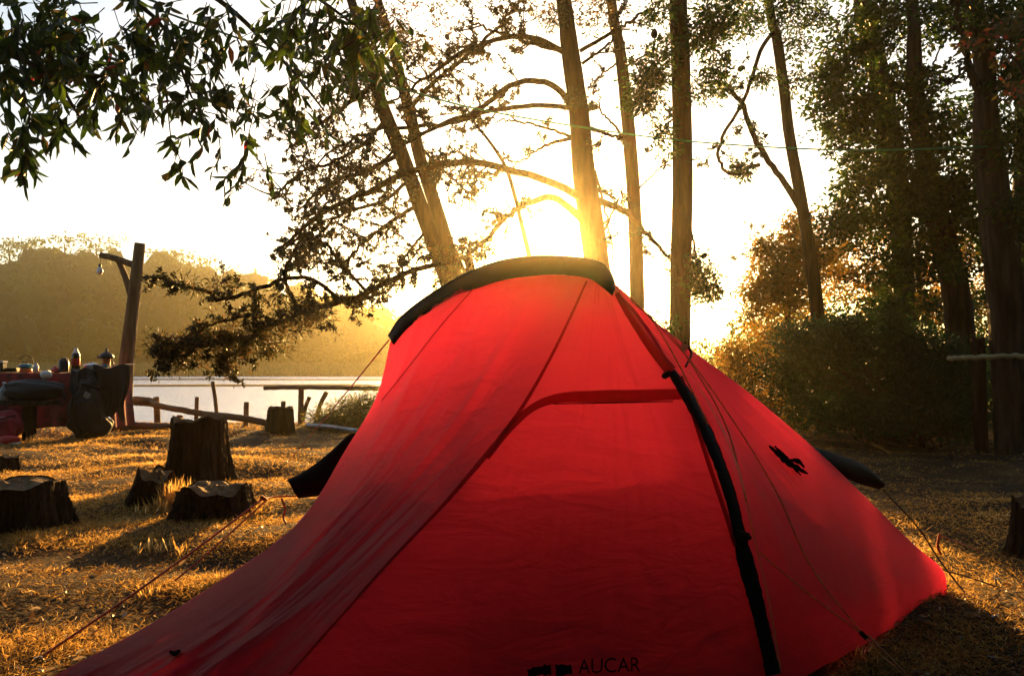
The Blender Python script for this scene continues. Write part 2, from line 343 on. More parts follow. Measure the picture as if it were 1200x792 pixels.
# standing tufts
tx, ty = sprinkle(2300, 1.9, 11.0); k = ~inside_tent(tx, ty) & (rng.random(2300) < .14 * np.clip(patch(tx, ty), 0, 1) ** 2 * (1 - .8 * sm(tx, 1.2, 2))); tx, ty = tx[k], ty[k]
idx = np.repeat(np.arange(len(tx)), 26); n = len(idx)
c = np.stack([tx[idx] + rng.normal(0, .02, n), ty[idx] + rng.normal(0, .02, n), np.zeros(n)], -1); c[:, 2] = gz(c[:, 0], c[:, 1])
d = rng.normal(size=(n, 3)) * .55; d[:, 2] = 1; hs = rng.uniform(.02, .06, len(tx))
chips(g, c, d, hs[idx] * rng.uniform(.5, 1.2, n), .004, rng.uniform(.4, 1, n))
tx, ty = sprinkle(16000, 1.7, 11.0, 1.8); k = ~inside_tent(tx, ty) & (rng.random(16000) < (.04 + np.clip(patch(tx, ty), 0, 1) ** 2.2) * (1 - .75 * sm(tx, 1.2, 2))); tx, ty = tx[k], ty[k]
idx = np.repeat(np.arange(len(tx)), 16); n = len(idx)
c = np.stack([tx[idx] + rng.normal(0, .03, n), ty[idx] + rng.normal(0, .015, n), np.zeros(n)], -1); c[:, 2] = gz(c[:, 0], c[:, 1])
d = rng.normal(size=(n, 3)); d[:, 2] = rng.uniform(.2, 1.2, n)
chips(g, c, d, rng.uniform(.012, .035, n) * (.8 + .08 * ty[idx]), .0022 * (.7 + .12 * ty[idx]), rng.uniform(.2, 1, n))
tag(g.build('dry_grass', M['straw']), 'short dry golden grass and straw litter over the campsite', 'grass', kind='stuff')
# fallen leaves
g = MB(); x, y = sprinkle(3000, 1.8, 10.5); k = ~inside_tent(x, y); x, y = x[k], y[k]; n = len(x)
c = np.stack([x, y, gz(x, y) + .012], -1); d = rng.normal(size=(n, 3)); d[:, 2] *= .25
leaves(g, c, d, rng.uniform(.015, .05, n), rng.uniform(.006, .016, n), rng.random(n) ** 1.7)
tag(g.build('leaf_litter', m_leaf('dead_leaf', [(0, (.07, .035, .02)), (.6, (.20, .11, .05)), (1, (.45, .36, .25))], .25)), 'scattered dead leaves and bark flakes on the grass', 'leaf litter', kind='stuff')
# ------------------------------------------------------------------ tent
M['red'] = m_fabric('red_ripstop', (.46, .024, .034), (.98, .17, .32), .62, 0, .5, .30)
M['red_back'] = m_fabric('red_ripstop_far', (.50, .026, .034), (.97, .24, .34), .88, .04, .42, .2)
M['red_dark'] = m_fabric('dark_red_tape', (.26, .015, .02), (.55, .05, .10), .5, 0, .7, .2)
M['black_cloth'] = m_fabric('black_webbing', (.014, .013, .013), (.02, .015, .01), .1, 0, .65, .3)
M['inner'] = m_plain('inner_cloth', (.03, .027, .027), 1., scale=5, spec=0)
M['orange_cord'] = m_plain('orange_cord', (.62, .12, .05), .6, scale=60)
M['gold_cord'] = m_plain('gold_cord', (.55, .22, .08), .6, scale=60)
M['dark_cord'] = m_plain('dark_cord', (.05, .03, .02), .7, scale=60)
M['black_plastic'] = m_plain('black_plastic', (.015, .015, .016), .4, scale=20)
M['metal'] = m_plain('peg_metal', (.5, .5, .5), .35, metal=.9, scale=30)
M['print'] = m_plain('black_print', (.010, .007, .007), 1., scale=20, spec=0)

NU, NV = 110, 130
def loft(sections, nu=NU, nv=NV):
    s = np.stack([cr(P(*sc), nv) for sc in sections]); return cr(s.reshape(len(s), -1), nu).reshape(nu, nv, 3)
def grid_faces(nu, nv):
    i, j = np.meshgrid(np.arange(nu - 1), np.arange(nv - 1), indexing='ij')
    return np.stack([i * nv + j, (i + 1) * nv + j, (i + 1) * nv + j + 1, i * nv + j + 1], -1).reshape(-1, 4)
def normals(G):
    n = unit(np.cross(np.gradient(G, axis=0), np.gradient(G, axis=1))); f = (n * (CAM - G)).sum(-1); n[f < 0] *= -1; return n
def folds(nu, nv, seed, freq, amp, skew=.5, env=None):
    g = np.random.default_rng(seed); u, v = np.meshgrid(np.linspace(0, 1, nu), np.linspace(0, 1, nv), indexing='ij'); w_ = np.zeros_like(u)
    for k in range(9):
        f = freq * g.uniform(.5, 2.2); ph = g.random() * 6.28; s_ = skew * g.uniform(.3, 1.6)
        x = f * (u + s_ * v * .35 + .03 * np.sin(v * 7 + ph)) + ph; e = np.clip(np.sin(v * g.uniform(1.5, 5) + g.random() * 6) + .35, 0, 1)
        w_ += amp * g.uniform(.4, 1) * (1 - np.abs(np.sin(x)) ** .7) * e / (.6 + f / freq)
    e = np.sin(np.pi * np.clip(u, 0, 1)) ** .5
    return w_ * (env(u, v) if env else e)

s0 = [(458, 398, 3.0), (441, 465, 3.0), (402, 532, 2.88), (350, 612, 2.62), (250, 685, 2.32), (160, 740, 2.13), (80, 782, 1.99), (28, 812, 1.92)]
s1 = [(505, 357, 2.88), (478, 450, 2.6), (430, 545, 2.36), (362, 635, 2.14), (290, 708, 1.98), (215, 762, 1.88), (150, 805, 1.82), (108, 835, 1.80)]
s2 = [(600, 324, 2.55), (560, 440, 2.32), (500, 540, 2.12), (420, 635, 1.95), (340, 715, 1.82), (270, 775, 1.74), (215, 820, 1.69), (180, 862, 1.67)]
s3 = [(690, 325, 2.32), (640, 430, 2.12), (580, 522, 1.97), (485, 628, 1.80), (400, 720, 1.68), (335, 800, 1.60), (290, 855, 1.545), (250, 905, 1.50)]
s4 = [(706, 329, 2.31), (712, 420, 2.15), (706, 500, 2.04), (690, 600, 1.90), (670, 700, 1.76), (650, 800, 1.63), (640, 860, 1.565), (630, 915, 1.50)]
s5 = [(718, 334, 2.30), (752, 374, 2.25), (792, 437, 2.18), (832, 515, 2.10), (864, 610, 2.03), (888, 700, 1.98), (904, 765, 1.95), (914, 808, 1.935)]
s6 = [(721, 337, 2.31), (775, 405, 2.28), (842, 482, 2.27), (905, 560, 2.27), (962, 640, 2.25), (995, 700, 2.22), (1006, 730, 2.22), (1012, 753, 2.23)]
s7 = [(722, 340, 2.32), (800, 402, 2.38), (880, 462, 2.45), (960, 530, 2.55), (1020, 588, 2.62), (1070, 637, 2.70), (1105, 668, 2.75), (1110, 700, 2.72)]
P1 = loft([s0, s1, s2, s3]); P2 = loft([s3, s4, s5]); P3 = loft([s5, s6, s7])
for G, (sd_, fq, am, sk) in zip((P1, P2, P3), ((3, 16, .013, 1.2), (8, 11, .009, -1.3), (5, 12, .008, .6))):
    w_ = folds(NU, NV, sd_, fq, am, sk) + folds(NU, NV, sd_ + 50, fq * 2.6, am * .4, sk * .7); G += normals(G) * (w_ - .004 * 0)[..., None]
# big loose folds of the left wing
u, v = np.meshgrid(np.linspace(0, 1, NU), np.linspace(0, 1, NV), indexing='ij')
P1 += normals(P1) * ((.028 * np.exp(-((u - .62 - .1 * v) / .07) ** 2) - .007 * np.exp(-((u - .42 - .08 * v) / .06) ** 2)) * sm(v, .5, .8) * sm(1.02 - v, 0, .1))[..., None]
P2 += normals(P2) * (-.03 * np.sin(np.pi * u) * sm(v, .25, .7) * sm(1.02 - v, 0, .3))[..., None]
GF = grid_faces(NU, NV)
tent = empty('tent', (0.1, 2.5, 0), 'large red single-hoop tent pitched on dry grass, sun behind its top', 'tent')
def skin(G, name, mat, lab=None, par=None):
    g = MB(); g.add(G.reshape(-1, 3), grid_faces(*G.shape[:2]), .5, True); return kid(g, name, mat, par or tent, lab)
skin(P1, 'side_panel', M['red'], 'wide creased red wing of the tent running down to a corner at the left')
skin(P2, 'door_panel', M['red'], 'glowing red door panel between the seam and the black pole sleeve')
skin(P3, 'side_panel', M['red'], 'red panel sloping to the right-hand corner beyond the black sleeve')
# far side of the fly: from the top line down to the back hem
top = np.concatenate([P1[0, ::-6][:-1], P1[::10, 0], P2[::20, 0][1:], P3[-1, ::6]])
n_ = len(top); xb = np.linspace(0, 1, n_)
A0 = at(28, 812, 1.92); BL = np.array([-.86, 3.55, 0]); BM = np.array([.35, 3.95, 0]); BR = np.array([1.35, 3.35, 0]); E0 = at(1110, 700, 2.72)
hem = cr([A0, (A0 + BL) / 2 + [.04, 0, 0], BL, (BL + BM) / 2 + [0, .05, 0], BM, (BM + BR) / 2 + [0, .05, 0], BR, (BR + E0) / 2, E0], n_)
nb = 30; tt = np.linspace(0, 1, nb)[None, :, None]
B = top[:, None] * (1 - tt) + hem[:, None] * tt
skin(B, 'back_panel', M['red_back'])
# inner tent and its bathtub floor
g = MB(); pr = [(-.5, 2.55), (.5, 2.35), (.85, 2.85), (.85, 3.15), (.3, 3.5), (-.55, 3.25)]
pr2 = [(-.3, 2.65), (.4, 2.5), (.6, 2.8), (.6, 3.0), (.3, 3.2), (-.3, 3.0)]
pr = [(-.6, 2.75), (-.35, 2.2), (.6, 2.12), (1.1, 2.75), (1.0, 3.15), (-.5, 3.3)]
pr2 = [(-.4, 2.78), (-.1, 2.42), (.5, 2.38), (.72, 2.6), (.6, 2.9), (-.35, 3.05)]
V = [(x, y, .02) for x, y in pr] + [(x, y, .34) for x, y in pr] + [(x, y, .60) for x, y in pr2]
g.add(V, [tuple(range(6))[::-1], tuple(range(12, 18))] + [(i, (i + 1) % 6, 6 + (i + 1) % 6, 6 + i) for i in range(6)] + [(6 + i, 6 + (i + 1) % 6, 12 + (i + 1) % 6, 12 + i) for i in range(6)])
kid(g, 'inner_tent', M['inner'], tent)
g = MB(); box(g, (.3, 2.7, .006), (1.2, 1.1, .008)); kid(g, 'groundsheet', M['black_cloth'], tent)

# everything laid on the fly is set on it by the ray of the pixel it covers
BV = []
for G in (P1, P2, P3):
    vs = [Vector(v) for v in G.reshape(-1, 3)]; BV.append(BVHTree.FromPolygons(vs, [tuple(int(a) for a in f) for f in GF]))
def on(px, py, off=.004, dflt=None):
    best = None; r = Vector(ray(px, py)); l = r.length
    for b_ in BV:
        h = b_.ray_cast(Vector(CAM), r.normalized())
        if h[0] is not None and (best is None or h[3] < best[3]): best = h
    if best is None:
        if dflt is not None: return None, None
        k = math.hypot(640 - px, 600 - py); return on(px + (640 - px) / k * 2, py + (600 - py) / k * 2, off) if k > 4 else (None, None)
    nn = best[1] if best[1].dot(r) < 0 else -best[1]
    return np.array(best[0] + nn * off), np.array(nn)
def resample(pts, step=6):
    p = cr([(a, b, 0) for a, b in pts], 400)[:, :2]; L = np.concatenate([[0], np.cumsum(np.linalg.norm(np.diff(p, axis=0), axis=1))])
    n = max(3, int(L[-1] / step)); return np.stack([np.interp(np.linspace(0, L[-1], n), L, p[:, k]) for k in (0, 1)], 1)
def strip(g, pts, wpx, off=.004, step=6, thick=.003, bulge=0, jit=0.):
    """a band sewn on the fly: width across, real thickness"""
    p = resample(pts, step); n = len(p); t = unit(np.gradient(p, axis=0)); q = np.stack([-t[:, 1], t[:, 0]], 1)
    wv = np.interp(np.linspace(0, 1, n), np.linspace(0, 1, len(wpx)), wpx) if not np.isscalar(wpx) else np.full(n, wpx)
    wv = wv * (1 + jit * (rng.random(n) - .5)); rows = []
    for k in range(n):
        row = []
        for s_ in (-1, -.5, 0, .5, 1):
            a, nn = on(*(p[k] + q[k] * s_ * wv[k] / 2), off, 1)
            if a is None: row = None; break
            row.append(a + nn * (thick + bulge * (1 - s_ * s_)))
        if row: rows.append(row)
    if len(rows) < 2: return
    G = np.array(rows); g.add(G.reshape(-1, 3), grid_faces(len(G), 5), .5, True)
    lo = G.copy(); c = G[:, 2:3]; r_ = unit(G - CAM); lo = G + r_ * (thick + .002)
    for c_ in (0, 4):
        E = np.stack([G[:, c_], lo[:, c_]], 1); g.add(E.reshape(-1, 3), grid_faces(len(E), 2), .5)
def seam(pts, wpx, mat, name='seam', off=.002, **k):
    g = MB(); strip(g, pts, wpx, off, **k); return kid(g, name, mat, tent) if g.v else None
# seams and tape
seam([(688, 330), (664, 382), (640, 430), (612, 478), (580, 522)], [2.5, 3, 5], M['red_dark'], thick=.001)
seam([(580, 522), (520, 592), (460, 655), (400, 722), (340, 790)], [6, 2.5, 2.2, 2.5], M['red_dark'], thick=.0008)
seam([(556, 338), (515, 385), (480, 430), (448, 470)], 1.3, M['red_dark'], thick=.001)
seam([(572, 538), (586, 518), (604, 496), (626, 477), (655, 467), (700, 465), (750, 464), (803, 462)], [3, 7, 9, 13, 15, 14, 12], M['red_dark'], 'door_flap', thick=.0008, bulge=.001, step=4)
seam([(648, 474), (700, 473), (750, 472), (788, 471)], 1.2, M['black_cloth'], 'zipper', thick=.002)
seam([(722, 345), (738, 372), (760, 405), (785, 436)], [6, 9, 14], M['red_dark'], 'pole_sleeve', thick=.003, bulge=.006)
seam([(786, 436), (812, 478), (836, 528), (856, 585), (868, 640), (884, 700), (896, 750), (905, 790)], [10, 15, 13, 14, 20, 16, 18], M['black_cloth'], 'pole_sleeve', thick=.002, bulge=.003, step=6, jit=.16)
seam([(800, 438), (826, 480), (850, 530), (866, 580), (878, 635), (893, 700), (908, 785)], 1.8, M['orange_cord'], 'zipper', thick=.016, off=.004)
seam([(796, 442), (812, 490), (828, 540), (848, 600), (860, 640)], 5, M['red_dark'], 'zipper_flap', thick=.004)
# pole under the sleeve
g = MB(); tube(g, P3[0] + unit(P3[0] - [0.1, 2.6, .3]) * -.012, .006, 8); kid(g, 'pole', M['black_plastic'], tent)
# black vent hood over the crest
o_up = [(455, 394), (470, 372), (500, 348), (540, 324), (580, 308), (620, 301), (660, 301), (698, 306), (714, 318), (722, 338)]
i_lo = [(461, 404), (479, 383), (510, 362), (548, 342), (584, 329), (620, 323), (655, 321), (688, 325), (704, 334), (718, 346)]
dd = [2.97, 2.93, 2.84, 2.72, 2.58, 2.47, 2.37, 2.30, 2.28, 2.27]
up = cr([at(a, b, d + .04) for (a, b), d in zip(o_up, dd)], 60); lo = cr([at(a, b, d - .03) for (a, b), d in zip(i_lo, dd)], 60)
back = up + [0, .22, -.06]
mid = (up + lo) / 2 + np.array([0, -.007, .003]) + rng.normal(size=(60, 3)) * .0015
g = MB(); G = np.stack([lo + [0, .006, -.002], lo, mid, up, (up + back) / 2 + [0, 0, .02], back], 1); g.add(G.reshape(-1, 3), grid_faces(60, 6), .5, True)
kid(g, 'vent_hood', M['black_cloth'], tent, 'black ridge cover along the crest of the tent')
g = MB(); tube(g, up + [0, 0, .001], .0035, 6); kid(g, 'piping', M['black_plastic'], tent)
# raised black vents at the hems
def flap(pts, name='hem_vent', lab=None):
    a = np.array([at(x, y, d) for x, y, d in pts[0]]); b_ = np.array([at(x, y, d) for x, y, d in pts[1]]); n = 24
    a = cr(a, n); b_ = cr(b_, n); m_ = (a + b_) / 2 + [0, -.03, .02]; bk = (a + b_) / 2 + [0, .05, 0]
    g = MB(); G = np.stack([a, (a + m_) / 2 + [0, -.008, .006], m_, (b_ + m_) / 2 + [0, -.008, -.003], b_, bk, a], 1); g.add(G.reshape(-1, 3), grid_faces(n, 7), .5, True); kid(g, name, M['black_cloth'], tent, lab)
flap([[(405, 512, 3.0), (380, 535, 3.02), (355, 553, 3.05), (336, 562, 3.05)], [(430, 512, 3.0), (412, 545, 3.02), (388, 576, 3.04), (350, 584, 3.05)]])
flap([[(948, 524, 2.7), (985, 533, 2.78), (1015, 546, 2.82), (1036, 570, 2.82)], [(940, 532, 2.6), (975, 552, 2.66), (1005, 566, 2.74), (1030, 573, 2.8)]])
# far-side vestibule corner with its little white toggle, peeping past the sleeve
#g = MB(); V = P((752, 360, 2.62), (775, 374, 2.66), (797, 392, 2.68), (806, 408, 2.66), (790, 412, 2.6), (768, 392, 2.55)); g.add(V, [tuple(range(6))]); kid(g, 'back_panel', M['red'], tent)
g = MB(); box(g, on(799, 409, .012)[0], (.022, .008, .026), (0, .4, 0), .004); kid(g, 'toggle', m_plain('white_tab', (.75, .6, .45), .5), tent)
g = MB(); tube(g, cr([on(801, 406, .014)[0], on(806, 418, .016)[0], on(800, 432, .012)[0]], 8), .004, 6); kid(g, 'toggle_cord', M['dark_cord'], tent)
# buckle where strap meets sleeve
g = MB(); a, nn = on(789, 436, .012); a2, _ = on(779, 441, .01); box(g, a2, (.03, .015, .018), (0, R(-30), 0), .004)
kid(g, 'buckle', M['black_plastic'], tent)
g = MB(); a, nn = on(864, 628, .02); box(g, a, (.05, .02, .022), (0, R(15), 0), .006); kid(g, 'buckle', M['black_plastic'], tent)
# dark torn patch on the right panel
g = MB(); strip(g, [(899, 523), (910, 533), (922, 543), (932, 549), (945, 556)], [2, 5, 8, 7, 1], .004, step=2.5, jit=.5, thick=.003)
strip(g, [(905, 524), (918, 537), (930, 552), (936, 558)], [2, 5, 3, 2], .006, step=3, jit=.8); strip(g, [(921, 540), (932, 541), (940, 549)], [2, 5, 2], .006, step=3, jit=.8)
kid(g, 'mesh_window', M['print'], tent, 'small ragged black patch on the right panel')
g = MB(); strip(g, [(200, 765), (206, 768), (213, 764)], [3, 7, 3], .004, step=2); kid(g, 'logo_mark', M['print'], tent)
# lettering, low on the door panel
tc_ = bpy.data.curves.new('word', 'FONT'); tc_.body = 'AUCAR'; tc_.size = 1.0; to = bpy.data.objects.new('word', tc_); S.collection.objects.link(to)
dg = bpy.context.evaluated_depsgraph_get(); me = bpy.data.meshes.new_from_object(to.evaluated_get(dg)); bpy.data.objects.remove(to)
co = np.array([v.co[:] for v in me.vertices]); x0, x1 = co[:, 0].min(), co[:, 0].max(); y0, y1 = co[:, 1].min(), co[:, 1].max()
pl = [tuple(p.vertices) for p in me.polygons]; V = []
for c in co:
    s_ = (c[0] - x0) / (x1 - x0); V.append(on(676 + 72 * s_, 790 - 17 * (c[1] - y0) / (y1 - y0) - 3 * s_, .009)[0])
g = MB(); g.add(V, pl); 
strip(g, [(617, 790), (630, 787), (645, 786)], [8, 12, 11], .008, step=3, jit=.5); strip(g, [(650, 787), (668, 785)], [13, 13], .008, step=3, jit=.6)
kid(g, 'lettering', M['print'], tent)
# small scuffs / tape ends along the hem
# guy lines and pegs
def cord(pts, r, mat, name='guy_line', sag=0, n=30, lab=None, wob=0.):
    p = cr(pts, n); s_ = np.linspace(0, 1, n); p[:, 2] -= sag * np.sin(np.pi * s_)
    if wob: p += rng.normal(size=p.shape) * wob * np.sin(np.pi * s_)[:, None]
    g = MB(); tube(g, p, r, 6); return kid(g, name, mat, tent, lab)
def peg(p, d=(.3, .3, -1)):
    g = MB(); d = unit(np.array(d, float)); tube(g, [p - d * .035, p + d * .14], .004, 6); tube(g, cr([p - d * .03, p - d * .03 + [.012, 0, .006], p - d * .02 + [.02, 0, -.004]], 5), .003, 6)
    kid(g, 'tent_peg', M['metal'], tent)
lp = gp(336, 545); cord([at(456, 398, 2.96), lp + [0, 0, .02]], .0032, M['orange_cord'], sag=.01); peg(lp)
lp2 = gp(352, 520)
fp = gp(48, 782)
cord([at(348, 581, 3.0), at(322, 582, 2.95), at(308, 585, 2.85)], .0035, M['orange_cord'])
cord([at(308, 584, 2.85), fp + [0, 0, .03]], .0038, M['orange_cord'], sag=.01); cord([at(311, 587, 2.85), at(250, 642, 2.55), at(205, 680, 2.4)], .003, M['orange_cord'], n=20)
cord([at(330, 584, 2.95), at(334, 596, 2.93), at(332, 606, 2.92), at(335, 613, 2.9)], .0045, M['orange_cord'], 'loose_cord'); peg(fp)
g = MB(); box(g, at(309, 584, 2.85), (.03, .012, .016), (0, .6, 0), .003); kid(g, 'tensioner', M['orange_cord'], tent)
jn = at(1012, 744, 1.98); fr = gp(1078, 806)
cord([on(733, 350, .02)[0], on(800, 440, .045)[0], on(880, 565, .06)[0], at(950, 663, 2.08), jn], .0020, M['gold_cord'], n=50)
cord([on(886, 648, .012)[0], at(950, 697, 2.02), jn], .0020, M['gold_cord'])
cord([jn, at(1035, 770, 1.95), fr], .0022, M['gold_cord']); cord([jn + [.012, 0, 0], at(1041, 768, 1.95), fr], .0022, M['gold_cord']); peg(fr)
g = MB(); box(g, jn, (.028, .012, .012), (0, .8, 0), .003); kid(g, 'tensioner', M['black_plastic'], tent)
cord([on(726, 342, .02)[0], on(760, 385, .03)[0], on(792, 436, .02)[0], on(825, 500, .02)[0]], .0022, M['gold_cord'], n=40)
cord([on(740, 352, .02)[0], on(772, 390, .035)[0], on(803, 436, .03)[0], on(843, 505, .025)[0], on(868, 590, .02)[0]], .0022, M['gold_cord'], n=40)
rp = gp(1165, 732)
cord([at(1034, 573, 2.82), at(1075, 617, 2.8), at(1100, 655, 2.8)], .0032, M['dark_cord']); cord([at(1100, 655, 2.8), at(1130, 690, 2.7), rp], .0032, M['dark_cord'], sag=.01)
cord([at(1106, 668, 2.74), at(1135, 676, 2.85), gp(1168, 687)], .003, M['dark_cord']); peg(rp); peg(gp(1168, 687))
cord([at(1101, 625, 2.8), at(1099, 640, 2.8), at(1103, 650, 2.79)], .005, M['orange_cord'], 'loose_cord')
cord([at(1101, 627, 2.8), at(1125, 636, 2.9), gp(1150, 646)], .0025, M['orange_cord'])
# ------------------------------------------------------------------ trees
def ground_at(px, d):
    x = (px - 600) / F_PX * d; return np.array([x, d, float(gz(x, d))])
def pxr(wpx, d): return wpx * d / F_PX / 2
def trunk(g, pts, d, wpx, top=None, **k):
    """pixel polyline from the top of the picture down to the soil"""
    P3_ = [at(x, y, d) for x, y in pts]; base = ground_at(pts[-1][0] + (pts[-1][0] - pts[-2][0]) * .3, d)
    if P3_[-1][2] > .15: P3_.append(base - [0, 0, .1])
    if top is not None: P3_ = [P3_[0] + np.array(top)] + P3_
    n = 46; p = cr(P3_, n); tube(g, p, [pxr(x, d) for x in ([wpx[0] * .55] if top is not None else []) + list(wpx)], 14, True, .12)
    return p
def bough(g, pts, wpx, sides=7, n=30, wob=.018):
    p = cr([at(*q_) for q_ in pts], n); p += rng.normal(size=p.shape) * wob * np.linspace(0, 1, n)[:, None]
    ds = np.mean([q_[2] for q_ in pts]); r = [pxr(x, ds) for x in wpx]; tube(g, p, r, sides, True, .1); return p
CONES = []
def twigs(g, fo, p, every, length, leafn=0, L=.05, W=.012, up=.15, cone=.3, sub=2, r0=.006, depth=1, frac=(.15, 1), crv=.25, per_tip=True, cl=.07):
    n = len(p); seg = np.linalg.norm(np.diff(p, axis=0), axis=1).sum(); k = max(1, int(seg * (frac[1] - frac[0]) / every))
    for t in np.sort(rng.uniform(frac[0], frac[1], k)):
        i = min(int(t * (n - 1)), n - 2); a = p[i]; tg = unit(p[i + 1] - p[i]); s_ = unit(np.cross(tg, rng.normal(size=3)))
        d = unit(tg * rng.uniform(.3, 1.) + s_ + [0, 0, up]); ln = length * rng.uniform(.4, 1.25)
        q_ = cr([a, a + d * ln * .5 + rng.normal(size=3) * ln * .08, a + d * ln + rng.normal(size=3) * ln * crv], 7)
        tube(g, q_, [r0, r0 * .4], 4, True, 0, False)
        if rng.random() < cone: CONES.append(q_[rng.integers(1, 7)])
        if fo is not None and cone > 0:
            for q3 in q_[1:]:
                if rng.random() < .5: m = 9; c = np.repeat(q3[None], m, 0) + rng.normal(size=(m, 3)) * .008; chips(fo, c, rng.normal(size=(m, 3)), rng.uniform(.02, .045, m), .022, np.full(m, .05))
        if leafn and fo is not None:
            m = leafn; ii = rng.uniform(.25, 1, m) * 6; i0 = np.minimum(ii.astype(int), 5); f_ = (ii - i0)[:, None]
            c = q_[i0] * (1 - f_) + q_[i0 + 1] * f_ + rng.normal(size=(m, 3)) * cl * .3; dd_ = unit(rng.normal(size=(m, 3)) + unit(q_[-1] - q_[0]) * 1.0)
            chips(fo, c, dd_, L * rng.uniform(.6, 1.3, m), W)
        if sub and depth > 0: twigs(g, fo, q_, length * .3, length * .45, leafn, L, W, up, cone, sub, r0 * .6, depth - 1, (.3, 1), crv, per_tip, cl)
def cone_mesh():
    g = MB(); lathe(g, [(.001, -.04), (.016, -.033), (.027, -.015), (.029, 0), (.024, .018), (.013, .034), (.001, .042)], (0, 0, 0), 9)
    return g.mesh('pine_cone', M['cone'])
CM = cone_mesh()
def cones(root, pts, n=95, sc=1.0):
    pts = list(pts); random.shuffle(pts)
    for p in pts[:n]:
        o = bpy.data.objects.new('pine_cone', CM); S.collection.objects.link(o); o.parent = root; o.location = Vector(p) - root.location
        o.rotation_euler = (random.uniform(0, 3), random.uniform(0, 3), 0); s_ = random.uniform(.7, 1.25) * sc; o.scale = (s_, s_, s_)
    if len(pts) > n:
        g = MB(); gm = np.array([v.co[:] for v in CM.vertices]); fc = [tuple(p.vertices) for p in CM.polygons]
        for p in pts[n:]: g.add(gm * random.uniform(.6, 1.2) * sc @ np.array(Matrix.Rotation(random.uniform(0, 3), 3, Vector(rng.normal(size=3)))) + p, fc)
        o = kid(g, 'pine_cones', M['cone'], root); o['kind'] = 'stuff'

# --- A: big backlit pine right of the sun, with the long curved boughs
D = 8.2
A = empty('pine_tree', ground_at(706, D), 'backlit pine with long boughs arching left, sun glowing at its trunk just above the tent', 'tree', 'pine trees by the water')
g = MB(); trunk(g, [(659, -10), (668, 60), (678, 130), (684, 200), (694, 270), (703, 340), (712, 430)], D, [19, 23, 26, 30, 31, 33, 38], top=(-.35, .1, 2.6)); kid(g, 'trunk', M['bark'], A)
fo = MB(); CONES.clear()
B_ = [ # points (px,py,depth), widths
 ([(690, 238, 8.2), (655, 218, 8.1), (600, 200, 7.9), (545, 190, 7.7), (500, 197, 7.5), (455, 212, 7.3), (410, 235, 7.1), (360, 262, 6.9), (330, 290, 6.8)], [11, 9, 8, 6, 3]),
 ([(688, 262, 8.2), (650, 232, 8.0), (615, 240, 7.9), (588, 258, 7.8), (565, 285, 7.7), (545, 300, 7.6)], [10, 8, 6, 3]),
 ([(672, 130, 8.2), (655, 105, 8.1), (630, 95, 8.0), (600, 100, 7.8), (575, 118, 7.7), (550, 135, 7.6), (520, 145, 7.5), (480, 165, 7.3), (440, 192, 7.1)], [9, 7, 6, 3]),
 ([(676, 128, 8.2), (640, 124, 8.0), (600, 126, 7.8), (560, 135, 7.6), (520, 146, 7.5), (470, 150, 7.4), (420, 160, 7.2), (370, 190, 7.0)], [7, 6, 5, 2]),
 ([(662, 62, 8.2), (630, 46, 8.0), (600, 43, 7.9), (570, 50, 7.7), (540, 62, 7.6), (510, 82, 7.5), (480, 102, 7.4), (450, 125, 7.2)], [8, 6, 5, 2]),
 ([(660, 60, 8.2), (620, 50, 8.0), (580, 38, 7.8), (548, 22, 7.7)], [6, 4, 2]),
 ([(668, 160, 8.2), (640, 150, 8.1), (600, 142, 8.0), (560, 140, 7.9)], [4, 3, 2]),
 ([(670, 162, 8.2), (640, 170, 8.1), (620, 182, 8.1), (602, 195, 8.0)], [5, 3, 2]),
 ([(702, 235, 8.2), (735, 250, 8.3), (760, 275, 8.4), (785, 305, 8.5)], [9, 7, 3]),
 ([(690, 150, 8.2), (715, 158, 8.1), (740, 165, 8.0)], [6, 4, 3]),
 ([(680, 60, 8.2), (715, 40, 8.0), (745, 22, 7.9), (775, 2, 7.8)], [5, 4, 2]),
 ([(682, 75, 8.2), (710, 55, 8.1), (735, 32, 8.0)], [4, 3, 2]),
 ([(700, 285, 8.2), (712, 262, 8.1), (722, 240, 8.1), (730, 220, 8.0)], [4, 3, 2]),
 ([(697, 200, 8.2), (705, 230, 8.2), (712, 262, 8.2), (718, 300, 8.3)], [4, 3, 2]),
]
for k, (pts, wd) in enumerate(B_):
    g = MB(); p = bough(g, pts, wd)
    twigs(g, fo, p, .10 if k < 6 else .2, .30, 3, .05, .014, .2, .12, 1, .011, 1, (.3, 1)); kid(g, 'branch', M['bark'], A)
# tuft of dead needles near crest and by the fork
for (x, y, d, r, n) in [(655, 18, 8.0, .25, 500), (700, 8, 8.0, .35, 700), (560, 292, 7.7, .28, 900), (530, 300, 7.6, .22, 500), (672, 118, 8.0, .14, 200), (600, 45, 7.9, .12, 150), (700, 175, 8.1, .15, 150), (812, 322, 8.5, .30, 1500), (795, 300, 8.5, .2, 500), (640, -60, 8, 1.0, 2500), (760, -70, 8.2, 1.0, 2500), (560, -70, 8, .9, 2200)]:
    foliage(fo, at(x, y, d), (r, r, r * .7), n, .055, .016, 20, .10)
kid(fo, 'crown', M['needle'], A); cones(A, CONES[:], 80, 1.0)

